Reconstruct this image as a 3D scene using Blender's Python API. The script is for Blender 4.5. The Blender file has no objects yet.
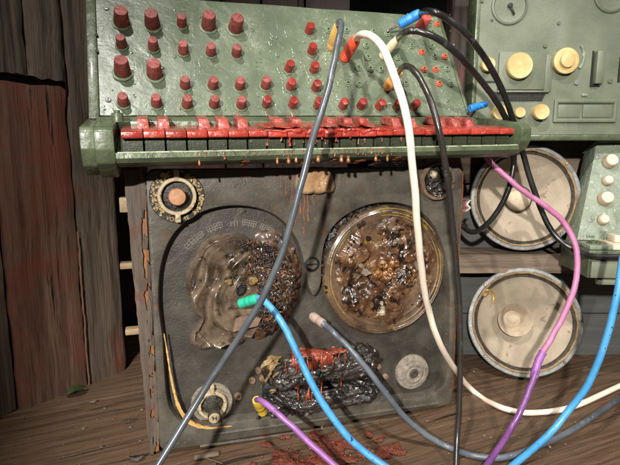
import bpy, bmesh, random
from math import sin, cos, pi, radians, sqrt, atan2, exp, floor
from mathutils import Vector, Matrix, noise

# ------------------------------------------------------------------ camera, light, exposure
sc = bpy.context.scene
COL = sc.collection
FPX, PIT, CZ = 490.0, radians(9), 0.41
cam_d = bpy.data.cameras.new('camera'); cam = bpy.data.objects.new('camera', cam_d); COL.objects.link(cam)
cam.location = (0, 0, CZ); cam.rotation_euler = (pi/2 - PIT, 0, 0)
cam_d.sensor_width = 36; cam_d.lens = 36*FPX/620; cam_d.clip_start = .01; cam_d.clip_end = 50
sc.camera = cam

w = bpy.data.worlds.new('World'); sc.world = w; w.use_nodes = True
w.node_tree.nodes['Background'].inputs[0].default_value = (1, .96, .9, 1)
w.node_tree.nodes['Background'].inputs[1].default_value = .055

def spot(name, loc, aim, watt, size, blend, rad, col):
    d = bpy.data.lights.new(name, 'SPOT'); o = bpy.data.objects.new(name, d); COL.objects.link(o)
    d.energy = watt; d.spot_size = radians(size); d.spot_blend = blend; d.shadow_soft_size = rad; d.color = col
    o.location = loc
    o.rotation_euler = (Vector(aim)-Vector(loc)).to_track_quat('-Z', 'Y').to_euler()
spot('gallery_spot_high', (-.30, -.24, 1.95), (-.02, .70, .50), 122, 36, .6, .018, (1, .97, .92))
spot('gallery_spot_front', (-.32, -1.10, .92), (.29, .74, .06), 245, 43, .5, .028, (1, .965, .91))
spot('gallery_spot_right', (.85, -.55, 1.6), (.46, .85, .38), 84, 42, .7, .025, (1, .97, .92))
sc.view_settings.view_transform = 'Standard'; sc.view_settings.look = 'None'
sc.view_settings.exposure = 0.0; sc.view_settings.gamma = 1

# ------------------------------------------------------------------ helpers
rnd = random.Random(7)
C0 = Vector((0, 0, CZ))
def ray(px, py):
    u = (px-310)/FPX; v = (py-232.5)/FPX
    return Vector((u, cos(PIT)-v*sin(PIT), -sin(PIT)-v*cos(PIT)))
def FL(px, py, z=0.0):
    d = ray(px, py); return C0+d*((z-CZ)/d.z)
def P(px, py, y):
    d = ray(px, py); return C0+d*(y/d.y)
class Frame:
    def __init__(s, o, x, u):
        s.o = Vector(o); s.x = Vector(x).normalized(); s.n = s.x.cross(Vector(u)).normalized(); s.u = s.n.cross(s.x)
        s.M = Matrix(((s.x.x, s.u.x, s.n.x, s.o.x), (s.x.y, s.u.y, s.n.y, s.o.y), (s.x.z, s.u.z, s.n.z, s.o.z), (0, 0, 0, 1)))
    def p(s, px, py, h=0.0):
        d = ray(px, py); o = s.o+s.n*h
        q = C0+d*((o-C0).dot(s.n)/d.dot(s.n))-s.o
        return Vector((q.dot(s.x), q.dot(s.u), q.dot(s.n)))
    def wp(s, px, py, h=0.0): return s.M @ s.p(px, py, h)
    def l2w(s, x, y, z=0): return s.M @ Vector((x, y, z))

def finish(bm, smooth=40):
    bmesh.ops.recalc_face_normals(bm, faces=bm.faces)
    return bm
def obj(name, bm, mat, parent=None, smooth=40):
    me = bpy.data.meshes.new(name); bmesh.ops.recalc_face_normals(bm, faces=bm.faces)
    bm.to_mesh(me); bm.free()
    if smooth:
        for p in me.polygons: p.use_smooth = True
        me.set_sharp_from_angle(angle=radians(smooth))
    for m in (mat if isinstance(mat, (list, tuple)) else [mat]): me.materials.append(m)
    o = bpy.data.objects.new(name, me); COL.objects.link(o)
    if parent: o.parent = parent
    return o
def thing(name, label, cat, M=None, group=None):
    o = bpy.data.objects.new(name, None); COL.objects.link(o); o.empty_display_size = .02
    if M is not None: o.matrix_world = M if isinstance(M, Matrix) else Matrix.Translation(M)
    o['label'] = label; o['category'] = cat
    if group: o['group'] = group
    return o
def tag(o, label, cat, group=None):
    o['label'] = label; o['category'] = cat
    if group: o['group'] = group
    return o
def struct(name, bm, mat, smooth=40):
    o = obj(name, bm, mat, None, smooth); o['kind'] = 'structure'; return o
def dup(o, loc, parent=None, rot=None):
    c = o.copy(); COL.objects.link(c); c.location = loc
    if parent is not None: c.parent = parent
    if rot is not None: c.rotation_euler = rot
    for ch in o.children:
        k = ch.copy(); COL.objects.link(k); k.parent = c
    return c

def box(bm, x0, x1, y0, y1, z0, z1, bev=0.0, mi=0, M=None, seg=2):
    vs = [bm.verts.new((x, y, z)) for x in (x0, x1) for y in (y0, y1) for z in (z0, z1)]
    idx = [(0, 1, 3, 2), (4, 6, 7, 5), (0, 4, 5, 1), (2, 3, 7, 6), (0, 2, 6, 4), (1, 5, 7, 3)]
    fs = [bm.faces.new([vs[i] for i in q]) for q in idx]
    for f in fs: f.material_index = mi
    if bev > 0:
        es = list({e for f in fs for e in f.edges})
        r = bmesh.ops.bevel(bm, geom=es, offset=bev, segments=seg, profile=.5, affect='EDGES')
        vs = list({v for v in r['verts']} | {v for v in vs if v.is_valid})
        for f in r['faces']: f.material_index = mi
    if M is not None:
        bmesh.ops.transform(bm, matrix=M, verts=[v for v in vs if v.is_valid])
    return vs
def lathe(bm, prof, M=None, seg=32, mi=0, wob=None):
    """closed lathe about local z, prof = [(r, z), ...] from bottom outside to top centre"""
    M = M or Matrix(); rings = []
    for r, z in prof:
        if r < 1e-6: rings.append([bm.verts.new(M @ Vector((0, 0, z)))])
        else:
            rg = []
            for k in range(seg):
                a = 2*pi*k/seg; rr = r*(wob(a, r, z) if wob else 1)
                rg.append(bm.verts.new(M @ Vector((rr*cos(a), rr*sin(a), z))))
            rings.append(rg)
    for A, B in zip(rings, rings[1:]):
        for k in range(seg):
            k2 = (k+1) % seg
            if len(A) == 1 and len(B) == 1: continue
            if len(A) == 1: f = bm.faces.new((A[0], B[k], B[k2]))
            elif len(B) == 1: f = bm.faces.new((A[k], A[k2], B[0]))
            else: f = bm.faces.new((A[k], A[k2], B[k2], B[k]))
            f.material_index = mi
    if len(rings[-1]) > 1 and len(rings[0]) > 1:      # a ring: close it back to its start
        for k in range(seg):
            k2 = (k+1) % seg; bm.faces.new((rings[-1][k], rings[-1][k2], rings[0][k2], rings[0][k])).material_index = mi
    elif len(rings[0]) > 1: bm.faces.new(rings[0]).material_index = mi
def catmull(pts, n=8):
    out = []; m = len(pts)
    for i in range(m-1):
        p0 = pts[max(i-1, 0)]; p1 = pts[i]; p2 = pts[i+1]; p3 = pts[min(i+2, m-1)]
        for k in range(n):
            t = k/n
            out.append(.5*((2*p1)+(-p0+p2)*t+(2*p0-5*p1+4*p2-p3)*t*t+(-p0+3*p1-3*p2+p3)*t**3))
    out.append(pts[-1]); return out
def tube(bm, pts, r, seg=12, mi=0, cap=True, mif=None):
    """sweep a circle along pts; r may be a function of t"""
    n = len(pts); rings = []; up = None
    for i, p in enumerate(pts):
        d = (pts[min(i+1, n-1)]-pts[max(i-1, 0)])
        if d.length < 1e-9: d = Vector((0, 0, 1))
        d.normalize()
        if up is None:
            up = Vector((0, 0, 1)) if abs(d.z) < .9 else Vector((1, 0, 0))
        up = (up-d*up.dot(d)).normalized(); sd = d.cross(up)
        rr = r(i/(n-1)) if callable(r) else r
        rings.append([bm.verts.new(p+(up*cos(2*pi*k/seg)+sd*sin(2*pi*k/seg))*rr) for k in range(seg)])
    for i, (A, B) in enumerate(zip(rings, rings[1:])):
        for k in range(seg):
            f = bm.faces.new((A[k], A[(k+1) % seg], B[(k+1) % seg], B[k]))
            f.material_index = mif(i/(n-1)) if mif else mi
    if cap:
        bm.faces.new(rings[0]).material_index = mif(0) if mif else mi
        bm.faces.new(rings[-1]).material_index = mif(1) if mif else mi
def prism(bm, poly, z0, z1, mi=0, M=None):
    M = M or Matrix()
    a = [bm.verts.new(M @ Vector((x, y, z0))) for x, y in poly]; b = [bm.verts.new(M @ Vector((x, y, z1))) for x, y in poly]
    n = len(poly); fs = [bm.faces.new(a), bm.faces.new(b)]
    for i in range(n): fs.append(bm.faces.new((a[i], a[(i+1) % n], b[(i+1) % n], b[i])))
    for f in fs: f.material_index = mi
    return fs
def blob(bm, cx, cy, rad, hfun, nr=26, nt=72, base=0.0, mi=0, jit=0.0, mif=None):
    """solid lump on a face plane: polar grid with its own outline rad(theta) and height hfun(x, y, rn, th)"""
    top = []; c = bm.verts.new((cx, cy, base+hfun(cx, cy, 0, 0)))
    for i in range(1, nr+1):
        rn = i/nr; rg = []
        for k in range(nt):
            th = 2*pi*k/nt; R = rad(th)*rn
            x = cx+R*cos(th); y = cy+R*sin(th)
            rg.append(bm.verts.new((x, y, base+hfun(x, y, rn, th))))
        top.append(rg)
    low = [bm.verts.new((v.co.x, v.co.y, base-.001)) for v in top[-1]]
    for k in range(nt):
        k2 = (k+1) % nt
        bm.faces.new((c, top[0][k], top[0][k2]))
        for A, B in zip(top, top[1:]): bm.faces.new((A[k], B[k], B[k2], A[k2]))
        bm.faces.new((top[-1][k], low[k], low[k2], top[-1][k2]))
    bm.faces.new(low)
    if mif:
        for f in bm.faces:
            q = f.calc_center_median(); f.material_index = mif(q)
def poly_rad(poly, cx, cy):
    """outline radius by angle from a polygon (local points)"""
    pa = sorted((atan2(y-cy, x-cx) % (2*pi), sqrt((x-cx)**2+(y-cy)**2)) for x, y in poly)
    def f(th):
        th %= 2*pi; n = len(pa)
        for i in range(n):
            a0, r0 = pa[i]; a1, r1 = pa[(i+1) % n]
            if i == n-1: a1 += 2*pi
            t = th if th >= pa[0][0] else th+2*pi
            if a0 <= t <= a1:
                k = (t-a0)/max(a1-a0, 1e-6); return r0+(r1-r0)*k
        return pa[0][1]
    return f
def nz(x, y, z=0, o=4): return noise.fractal(Vector((x, y, z)), 1.0, 2.0, o)
def ridge(x, y, z=0): return 1-abs(noise.noise(Vector((x, y, z))))*2
def align(p0, p1):
    d = Vector(p1)-Vector(p0)
    return Matrix.Translation(p0) @ d.to_track_quat('Z', 'Y').to_matrix().to_4x4(), d.length

# ------------------------------------------------------------------ materials
def lin(c): return tuple(((v/255)/12.92 if v/255 < .04045 else ((v/255+.055)/1.055)**2.4) for v in c)
class NT:
    def __init__(s, name):
        s.m = bpy.data.materials.new(name); s.m.use_nodes = True; s.t = s.m.node_tree
        s.b = s.t.nodes['Principled BSDF']
        s.co = s.n('ShaderNodeTexCoord').outputs['Object']
    def n(s, ty, **kw):
        x = s.t.nodes.new(ty)
        for k, v in kw.items(): setattr(x, k, v)
        return x
    def l(s, a, b): s.t.links.new(a, b)
    def noise(s, scale, detail=6, rough=.55, dist=0, vec=None):
        x = s.n('ShaderNodeTexNoise'); x.inputs['Scale'].default_value = scale; x.inputs['Detail'].default_value = detail
        x.inputs['Roughness'].default_value = rough; x.inputs['Distortion'].default_value = dist
        s.l(vec or s.co, x.inputs['Vector']); return x.outputs['Fac']
    def map(s, sc_, rot=(0, 0, 0), vec=None):
        x = s.n('ShaderNodeMapping'); x.inputs['Scale'].default_value = sc_; x.inputs['Rotation'].default_value = rot
        s.l(vec or s.co, x.inputs['Vector']); return x.outputs['Vector']
    def ramp(s, fac, stops, interp='LINEAR'):
        x = s.n('ShaderNodeValToRGB'); e = x.color_ramp.elements; x.color_ramp.interpolation = interp
        while len(e) < len(stops): e.new(.5)
        for i, (p, c) in enumerate(stops):
            e[i].position = p; e[i].color = (*c, 1) if hasattr(c, '__len__') else (c, c, c, 1)
        s.l(fac, x.inputs['Fac']); return x.outputs['Color']
    def mix(s, fac, a, b, bt='MIX'):
        x = s.n('ShaderNodeMix', data_type='RGBA', blend_type=bt)
        for sock, v in ((x.inputs[0], fac), (x.inputs[6], a), (x.inputs[7], b)):
            if hasattr(v, 'is_linked'): s.l(v, sock)
            else: sock.default_value = v if not hasattr(v, '__len__') else (*v, 1)
        return x.outputs[2]
    def math(s, op, a, b=0.0):
        x = s.n('ShaderNodeMath', operation=op)
        for sock, v in ((x.inputs[0], a), (x.inputs[1], b)):
            if hasattr(v, 'is_linked'): s.l(v, sock)
            else: sock.default_value = v
        return x.outputs[0]
    def bump(s, h, strength, dist, prev=None):
        x = s.n('ShaderNodeBump'); x.inputs['Strength'].default_value = strength; x.inputs['Distance'].default_value = dist
        s.l(h, x.inputs['Height'])
        if prev: s.l(prev, x.inputs['Normal'])
        return x.outputs['Normal']
    def out(s, col, rough, normal=None, metal=0, coat=0, spec=.5):
        for k, v in (('Base Color', col), ('Roughness', rough), ('Metallic', metal)):
            if hasattr(v, 'is_linked'): s.l(v, s.b.inputs[k])
            else: s.b.inputs[k].default_value = v if not hasattr(v, '__len__') else (*v, 1)
        s.b.inputs['Specular IOR Level'].default_value = spec
        s.b.inputs['Coat Weight'].default_value = coat; s.b.inputs['Coat Roughness'].default_value = .12
        if normal: s.l(normal, s.b.inputs['Normal'])
        return s.m

def worn(name, a, b, scale=40, rough=(.35, .6), wear=None, wlev=.62, wscale=120, specks=None, slev=.7, sscale=700,
         bump=.35, bs=220, dist=.002, metal=0, coat=0, lump=0, lscale=60, rand=False, scratch=None, veins=None):
    t = NT(name)
    if rand:
        oi = t.n('ShaderNodeObjectInfo'); ad = t.n('ShaderNodeVectorMath', operation='ADD')
        cb = t.n('ShaderNodeCombineXYZ'); t.l(t.math('MULTIPLY', oi.outputs['Random'], 9.0), cb.inputs[0]); t.l(t.math('MULTIPLY', oi.outputs['Random'], 5.0), cb.inputs[1])
        t.l(t.co, ad.inputs[0]); t.l(cb.outputs[0], ad.inputs[1]); t.co = ad.outputs[0]
    n1 = t.noise(scale, 8, .6)
    col = t.ramp(n1, [(.33, lin(a)), (.67, lin(b))])
    hv = t.noise(bs, 6, .62)
    if wear:
        m = t.ramp(t.noise(wscale, 9, .68, .6), [(wlev, 0), (wlev+.05, 1)])
        col = t.mix(m, col, lin(wear))
    if scratch:
        v1 = t.map((1, .05, 1), (0, 0, .7)); v2 = t.map((.06, 1, 1), (0, 0, -.3))
        s1 = t.noise(420, 3, .5, 0, v1); s2 = t.noise(380, 3, .5, 0, v2)
        m = t.math('MAXIMUM', t.ramp(s1, [(.71, 0), (.74, 1)]), t.ramp(s2, [(.72, 0), (.75, 1)]))
        col = t.mix(m, col, lin(scratch))
    if veins:
        vc, vs, vw = veins
        vn = t.math('ABSOLUTE', t.math('SUBTRACT', t.noise(vs, 3, .6, 1.4), .5))
        msk = t.ramp(t.noise(11, 4, .6), [(.46, 0), (.62, .85)])
        col = t.mix(t.math('MULTIPLY', t.ramp(vn, [(0, 1), (vw, 0)]), msk), col, lin(vc))
    if specks:
        m = t.ramp(t.noise(sscale, 2, .5), [(slev, 0), (slev+.04, 1)])
        col = t.mix(m, col, lin(specks))
    if rand: col = t.mix(1.0, col, t.ramp(oi.outputs['Random'], [(0, .70), (1, 1.08)]), 'MULTIPLY')
    r = t.ramp(t.noise(scale*1.7, 6, .6), [(.3, rough[0]), (.7, rough[1])])
    nrm = t.bump(hv, bump, dist)
    if lump: nrm = t.bump(t.noise(lscale, 4, .55, .8), lump, .006, nrm)
    return t.out(col, r, nrm, metal, coat)

def wood(name, a, b, crack, axis='z', scale=26, stain=None, slev=.52, rough=(.5, .8), bump=.5, stain_scale=7, coarse=.035, wears=None):
    t = NT(name)
    q = {'x': (coarse, 1, 1), 'y': (1, coarse, 1), 'z': (1, 1, coarse)}[axis]
    v = t.map(q)
    wob = t.noise(5, 3, .5)
    ad = t.n('ShaderNodeVectorMath', operation='ADD'); cb = t.n('ShaderNodeCombineXYZ')
    mm = t.math('MULTIPLY', t.math('SUBTRACT', wob, .5), .022)
    for i in range(3):
        if q[i] == 1: t.l(mm, cb.inputs[i])
    t.l(v, ad.inputs[0]); t.l(cb.outputs[0], ad.inputs[1]); v = ad.outputs[0]
    g1 = t.noise(scale*3.2, 9, .62, .3, v); g2 = t.noise(scale*12, 6, .6, 0, v)
    g = t.math('ADD', t.math('MULTIPLY', g1, .65), t.math('MULTIPLY', g2, .35))
    col = t.ramp(g, [(.36, lin(a)), (.62, lin(b))])
    if stain:
        m = t.ramp(t.noise(stain_scale, 7, .6, .5), [(slev, 0), (slev+.14, 1)])
        col = t.mix(t.math('MULTIPLY', m, .75), col, lin(stain))
    if wears:
        m = t.ramp(t.noise(scale*5, 8, .7, .4, v), [(.63, 0), (.68, 1)]); col = t.mix(m, col, lin(wears))
    cr = t.ramp(t.noise(scale*2.2, 5, .55, .2, v), [(.30, 1), (.36, 0)])
    col = t.mix(cr, col, lin(crack))
    h = t.math('SUBTRACT', g, t.math('MULTIPLY', cr, .5))
    nrm = t.bump(h, bump, .004); nrm = t.bump(t.noise(340, 5, .6), .2, .001, nrm)
    return t.out(col, t.ramp(g1, [(.3, rough[0]), (.7, rough[1])]), nrm)

G_PANEL = worn('green_paint_panel', (75, 85, 66), (104, 112, 92), 11, (.26, .46), wear=(140, 148, 132), wlev=.63, wscale=150, veins=((178, 184, 170), 75, .012), specks=(60, 72, 52), slev=.74,
               bump=.16, bs=220, lump=.20, lscale=36, coat=.22, scratch=(176, 182, 168))
G_BODY = worn('green_paint_body', (60, 69, 49), (86, 94, 69), 30, (.28, .5), wear=(122, 132, 106), wlev=.64, wscale=90, bump=.25, lump=.4, lscale=40, coat=.15, specks=(46, 58, 40), slev=.72)
G_MACH = worn('green_paint_machine', (86, 93, 75), (112, 117, 98), 12, (.4, .6), wear=(150, 158, 138), wlev=.68, wscale=80, bump=.2, specks=(150, 158, 140), slev=.78, sscale=420)
G_DARK = worn('green_black_recess', (24, 28, 20), (40, 46, 32), 40, (.4, .7))
G_LIGHT = worn('green_grey_module', (106, 116, 98), (136, 144, 126), 40, (.35, .6), wear=(180, 188, 176), wlev=.6, wscale=140, bump=.3, lump=.5, lscale=70)
R_DUST = worn('red_chalky_cap', (116, 48, 43), (154, 80, 73), 160, (.5, .7), wear=(210, 140, 126), wlev=.6, wscale=400, bump=.3, bs=700, rand=True)
R_GLOSS = worn('red_glossy_cap', (118, 34, 28), (148, 54, 44), 120, (.15, .35), bump=.2, bs=500, coat=.6, rand=True)
R_KEY = worn('red_key_paint', (148, 42, 32), (176, 64, 50), 60, (.2, .4), wear=(164, 98, 84), wlev=.57, wscale=150, bump=.25, lump=.22, lscale=120, coat=.5, rand=True)
R_KEYTOP = worn('red_key_raised', (138, 50, 42), (168, 82, 72), 80, (.3, .5), wear=(206, 140, 124), wlev=.56, wscale=200, bump=.25, lump=.35, lscale=120, coat=.3, rand=True)
R_DRIP = worn('rust_red_drip', (120, 40, 22), (158, 66, 38), 90, (.15, .35), bump=.2, coat=.6)
AMBER = worn('amber_drip', (122, 74, 42), (168, 118, 76), 90, (.15, .35), bump=.2, coat=.6)
RUST = worn('rust_runs', (96, 52, 28), (140, 82, 48), 150, (.3, .6), bump=.5)
CREAM = worn('cream_plastic', (178, 152, 98), (198, 174, 122), 60, (.35, .55), wear=(180, 152, 100), wlev=.66, wscale=220, bump=.15)
CREAMW = worn('ivory_plastic', (196, 180, 154), (216, 204, 182), 60, (.35, .55), bump=.15)
PEG = worn('pale_wood_peg', (128, 106, 76), (152, 130, 98), 90, (.5, .7), bump=.3)
DECK = worn('charcoal_plastic', (58, 53, 46), (92, 86, 76), 26, (.32, .58), wear=(98, 68, 47), wlev=.60, wscale=38, specks=(158, 150, 132), slev=.70, sscale=480, bump=.4, bs=420, dist=.0012, lump=.2, lscale=30)
DECKD = worn('dark_charcoal_plastic', (46, 42, 37), (70, 65, 57), 26, (.32, .55), specks=(152, 144, 128), slev=.71, sscale=500, bump=.35, bs=420, lump=.2, lscale=40)
BLACK = worn('black_and_painted_dark', (14, 13, 12), (26, 24, 21), 80, (.4, .7), bump=.4)  # black parts; also paints the darkness of holes, slots and the interior
VENEER = wood('peeled_veneer', (58, 48, 40), (98, 85, 73), (36, 28, 22), 'y', 40, rough=(.6, .85), wears=(118, 106, 93), stain=(86, 52, 34), slev=.5, stain_scale=30)
RAWWOOD = wood('raw_orange_wood', (112, 70, 40), (156, 104, 62), (70, 44, 26), 'y', 40, stain=(90, 66, 48), slev=.52, stain_scale=22)
GOLDWEAR = worn('worn_ochre_edge', (172, 132, 72), (204, 164, 98), 200, (.5, .7), bump=.3, bs=500)
MELT = worn('melted_taupe_plastic', (62, 49, 38), (122, 105, 87), 40, (.08, .22), wear=(46, 33, 23), wlev=.55, wscale=30, bump=.15, bs=420, lump=.1, lscale=120, coat=.8, scratch=(150, 134, 112))
CHAR = worn('char', (20, 17, 15), (58, 50, 43), 50, (.12, .42), wear=(140, 133, 122), wlev=.60, wscale=70, bump=.6, bs=260, dist=.003, lump=.4, lscale=110, coat=.5)  # grey patches paint highlights onto the black char
CHAR2 = worn('char_painted_glints', (18, 15, 13), (54, 47, 41), 40, (.10, .32), wear=(112, 104, 94), wlev=.61, wscale=60, bump=.6, bs=260, dist=.003, lump=.4, lscale=110, coat=.5)  # silver-grey highlights of the lower half, painted into the colour
COIL = worn('scorched_strands', (46, 30, 20), (104, 72, 48), 130, (.3, .6), wear=(22, 18, 14), wlev=.52, wscale=60, bump=.5, bs=200, coat=.3)
def crust_mat():
    t = NT('burnt_crust')
    col = t.ramp(t.noise(30, 8, .6, .4), [(.30, lin((44, 28, 18))), (.5, lin((86, 58, 37))), (.72, lin((122, 92, 64)))])
    ad = t.n('ShaderNodeVectorMath', operation='ADD'); t.l(t.co, ad.inputs[0]); ad.inputs[1].default_value = (3.1, 1.7, .4)
    v2 = ad.outputs[0]
    col = t.mix(t.ramp(t.noise(48, 7, .62, 1.2, v2), [(.53, 0), (.58, 1)]), col, lin((24, 17, 12)))
    col = t.mix(t.ramp(t.noise(36, 8, .66, .8), [(.60, 0), (.65, 1)]), col, lin((150, 138, 118)))
    v3 = t.map((1.3, .8, 1), (0, 0, 1.1), v2)
    col = t.mix(t.ramp(t.noise(42, 6, .6, .6, v3), [(.63, 0), (.69, 1)]), col, lin((128, 82, 34)))
    n = t.bump(t.noise(190, 6, .6, .4), .4, .002); n = t.bump(t.noise(46, 4, .5, .8), .4, .006, n)
    return t.out(col, t.ramp(t.noise(50, 4, .5), [(.35, .10), (.65, .42)]), n, 0, .6)
CRUST = crust_mat()
REELRIM = worn('scorched_reel_rim', (56, 41, 30), (108, 86, 66), 30, (.2, .42), wear=(120, 96, 44), wlev=.58, wscale=24, bump=.35, bs=200, scratch=(150, 128, 100), coat=.4, specks=(40, 28, 20), slev=.64, sscale=60)
HUBAMB = worn('amber_hub', (84, 52, 24), (138, 90, 44), 120, (.15, .35), bump=.4, coat=.6, wear=(40, 26, 14), wlev=.57, wscale=180)
FLAKE = worn('ochre_flake', (100, 76, 42), (150, 122, 76), 120, (.3, .6), wear=(62, 46, 26), wlev=.55, wscale=200, bump=.6)
STONE = worn('grey_stone_disc', (112, 104, 92), (148, 138, 124), 140, (.6, .85), wear=(80, 72, 62), wlev=.58, wscale=380, bump=.7, bs=520)
IVRING = worn('aged_ivory', (158, 142, 112), (186, 170, 138), 100, (.4, .6), wear=(98, 80, 56), wlev=.56, wscale=300, bump=.2)
TAN = worn('tan_cap', (160, 112, 78), (186, 138, 102), 150, (.4, .6), bump=.3)
GOLDPRINT = worn('gold_print', (150, 122, 70), (190, 160, 104), 300, (.4, .6), bump=.2)
GREYPRINT = worn('grey_print', (110, 105, 94), (150, 143, 130), 300, (.5, .7), bump=.1)
CONE = worn('speaker_paper', (140, 126, 108), (168, 153, 133), 20, (.75, .95), wear=(126, 106, 85), wlev=.60, wscale=38, bump=.5, bs=420, scratch=(128, 110, 90))
CONELIGHT = worn('speaker_centre_paper', (160, 144, 122), (188, 172, 148), 50, (.7, .9), wear=(120, 98, 74), wlev=.66, wscale=150, bump=.3, bs=500)
SURR = worn('speaker_surround', (52, 47, 40), (86, 78, 68), 160, (.5, .8), bump=.6, bs=600)
METAL = worn('dull_grey_metal', (112, 114, 112), (146, 146, 142), 70, (.35, .55), wear=(96, 82, 64), wlev=.64, wscale=160, bump=.3, metal=.35)
GASKET = worn('brown_gasket', (120, 98, 70), (156, 134, 102), 120, (.7, .9), wear=(70, 56, 40), wlev=.6, wscale=240, bump=.5, bs=500)
BRASS = worn('brass', (176, 132, 60), (206, 168, 92), 150, (.3, .5), metal=.5)
STEEL = worn('steel', (120, 118, 112), (160, 156, 148), 150, (.25, .45), metal=.8)
JACK = worn('green_jack_nut', (88, 108, 80), (120, 136, 108), 200, (.35, .5), bump=.4, bs=800)
JACKR = worn('orange_red_jack', (176, 70, 44), (196, 96, 66), 200, (.35, .5), bump=.4, bs=800)
GREYPAINT = wood('grey_painted_board', (62, 63, 61), (82, 82, 78), (34, 34, 32), 'x', 14, rough=(.5, .7), bump=.25)
LEAF = worn('green_leaf', (58, 80, 42), (84, 106, 60), 200, (.4, .6), bump=.4)
SPILL = worn('red_granular_spill', (98, 42, 29), (130, 68, 48), 90, (.2, .5), bump=.9, bs=320, dist=.004, coat=.4, wear=(84, 42, 28), wlev=.56, wscale=120)
W_LEFT = wood('red_stained_plank', (66, 49, 39), (128, 97, 79), (12, 9, 7), 'z', 30, stain=(124, 66, 49), slev=.44, stain_scale=6, rough=(.45, .75), bump=.9)
W_DARK = wood('dark_old_plank', (54, 45, 38), (112, 95, 79), (10, 8, 7), 'z', 30, stain=(104, 50, 36), slev=.60, stain_scale=8, bump=.9, wears=(104, 92, 78))
W_BACK = wood('dim_back_plank', (40, 32, 28), (74, 58, 50), (12, 9, 8), 'z', 17, stain=(104, 40, 34), slev=.5, bump=.8)
W_SHELF = wood('weathered_shelf_wood', (82, 70, 58), (126, 108, 90), (30, 24, 20), 'x', 20, rough=(.55, .8), bump=.8, stain=(96, 62, 44), slev=.6)
FLOORM = wood('stained_floor_wood', (64, 48, 37), (106, 83, 63), (40, 30, 23), 'x', 44, stain=(98, 50, 36), slev=.58, stain_scale=6, rough=(.35, .65), bump=.4, wears=(124, 103, 84))
FLOORM.name = 'stained_floor_wood'

def cable_mat(name, c, rough=.32, spread=14, dust=None):
    a = tuple(max(0, v-spread) for v in c); b = tuple(min(255, v+spread) for v in c)
    return worn(name, a, b, 18, (rough-.08, rough+.16), bump=.16, bs=160, dist=.001, specks=dust or tuple(int(v*.70+24) for v in c), slev=.68, sscale=210, wear=tuple(int(v*.8+36) for v in c), wlev=.60, wscale=55)
C_GREY = cable_mat('grey_cable', (74, 78, 82), .22)
C_GREYB = cable_mat('slate_cable', (84, 90, 98), .35, dust=(140, 142, 142))
C_BLACK = cable_mat('black_cable', (30, 29, 28), .25, 8)
C_BLACKD = cable_mat('black_brown_cable', (44, 40, 36), .25, 8)
C_WHITE = cable_mat('cream_cable', (232, 216, 196), .4, 8)
C_BLUE = cable_mat('blue_cable', (66, 140, 188), .35, dust=(36, 60, 84))
C_PINK = cable_mat('pink_cable', (174, 106, 142), .4, dust=(150, 72, 112))
C_PURP = cable_mat('purple_cable', (110, 66, 120), .35, dust=(60, 32, 66))
C_PURPL = cable_mat('violet_cable', (138, 86, 148), .35)
P_YEL = cable_mat('tan_yellow_plug', (216, 172, 96), .4)
P_RED = cable_mat('red_orange_plug', (220, 74, 44), .35)
P_BLUE = cable_mat('blue_plug', (34, 118, 196), .35)
P_CREAM = cable_mat('cream_plug', (218, 206, 170), .4)
P_ORANGE = cable_mat('orange_plug', (224, 150, 82), .4)
P_GREEN = cable_mat('teal_plug', (32, 164, 132), .35)
P_YELLOW = cable_mat('yellow_plug', (206, 176, 50), .35)
P_PINKGREY = cable_mat('pinkish_grey_plug', (146, 124, 112), .4)

# ------------------------------------------------------------------ setting: floor and walls
FX = (Vector(FL(130, 370))-Vector(FL(0, 418)))
wd = Vector((FX.x, FX.y, 0)).normalized()
def grid_plate(bm, x0, x1, y0, y1, nx, ny, hf, th=.02, M=None):
    M = M or Matrix()
    g = [[bm.verts.new(M @ Vector((x0+(x1-x0)*i/nx, y0+(y1-y0)*j/ny, hf(x0+(x1-x0)*i/nx, y0+(y1-y0)*j/ny)))) for j in range(ny+1)] for i in range(nx+1)]
    for i in range(nx):
        for j in range(ny): bm.faces.new((g[i][j], g[i+1][j], g[i+1][j+1], g[i][j+1]))
    rim = [g[i][0] for i in range(nx)]+[g[nx][j] for j in range(ny)]+[g[i][ny] for i in range(nx, 0, -1)]+[g[0][j] for j in range(ny, 0, -1)]
    low = [bm.verts.new(v.co+(M.to_3x3() @ Vector((0, 0, -th)))) for v in rim]
    n = len(rim)
    for i in range(n): bm.faces.new((rim[i], rim[(i+1) % n], low[(i+1) % n], low[i]))
    bm.faces.new(low)
bm = bmesh.new()
yb = 0
ang = radians(24)
for i in range(-6, 9):                               # boards of the floor, laid in one mesh
    wdt = .17; y0 = i*wdt
    z = -.0015*((i*37) % 3)
    grid_plate(bm, -2.2, 2.2, y0+.0012, y0+wdt-.0012, 60, 4, lambda x, y, z=z, i=i: z+.0012*nz(x*3, y*9, i*3.1), .03, Matrix.Translation((0, .35, -.0016)))
fl = struct('floor', bm, FLOORM); fl.rotation_euler = (0, 0, ang)
# the dark base under the boards
bm = bmesh.new(); box(bm, -3, 3, -2, 4, -.08, -.04); struct('ground', bm, BLACK)

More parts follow.
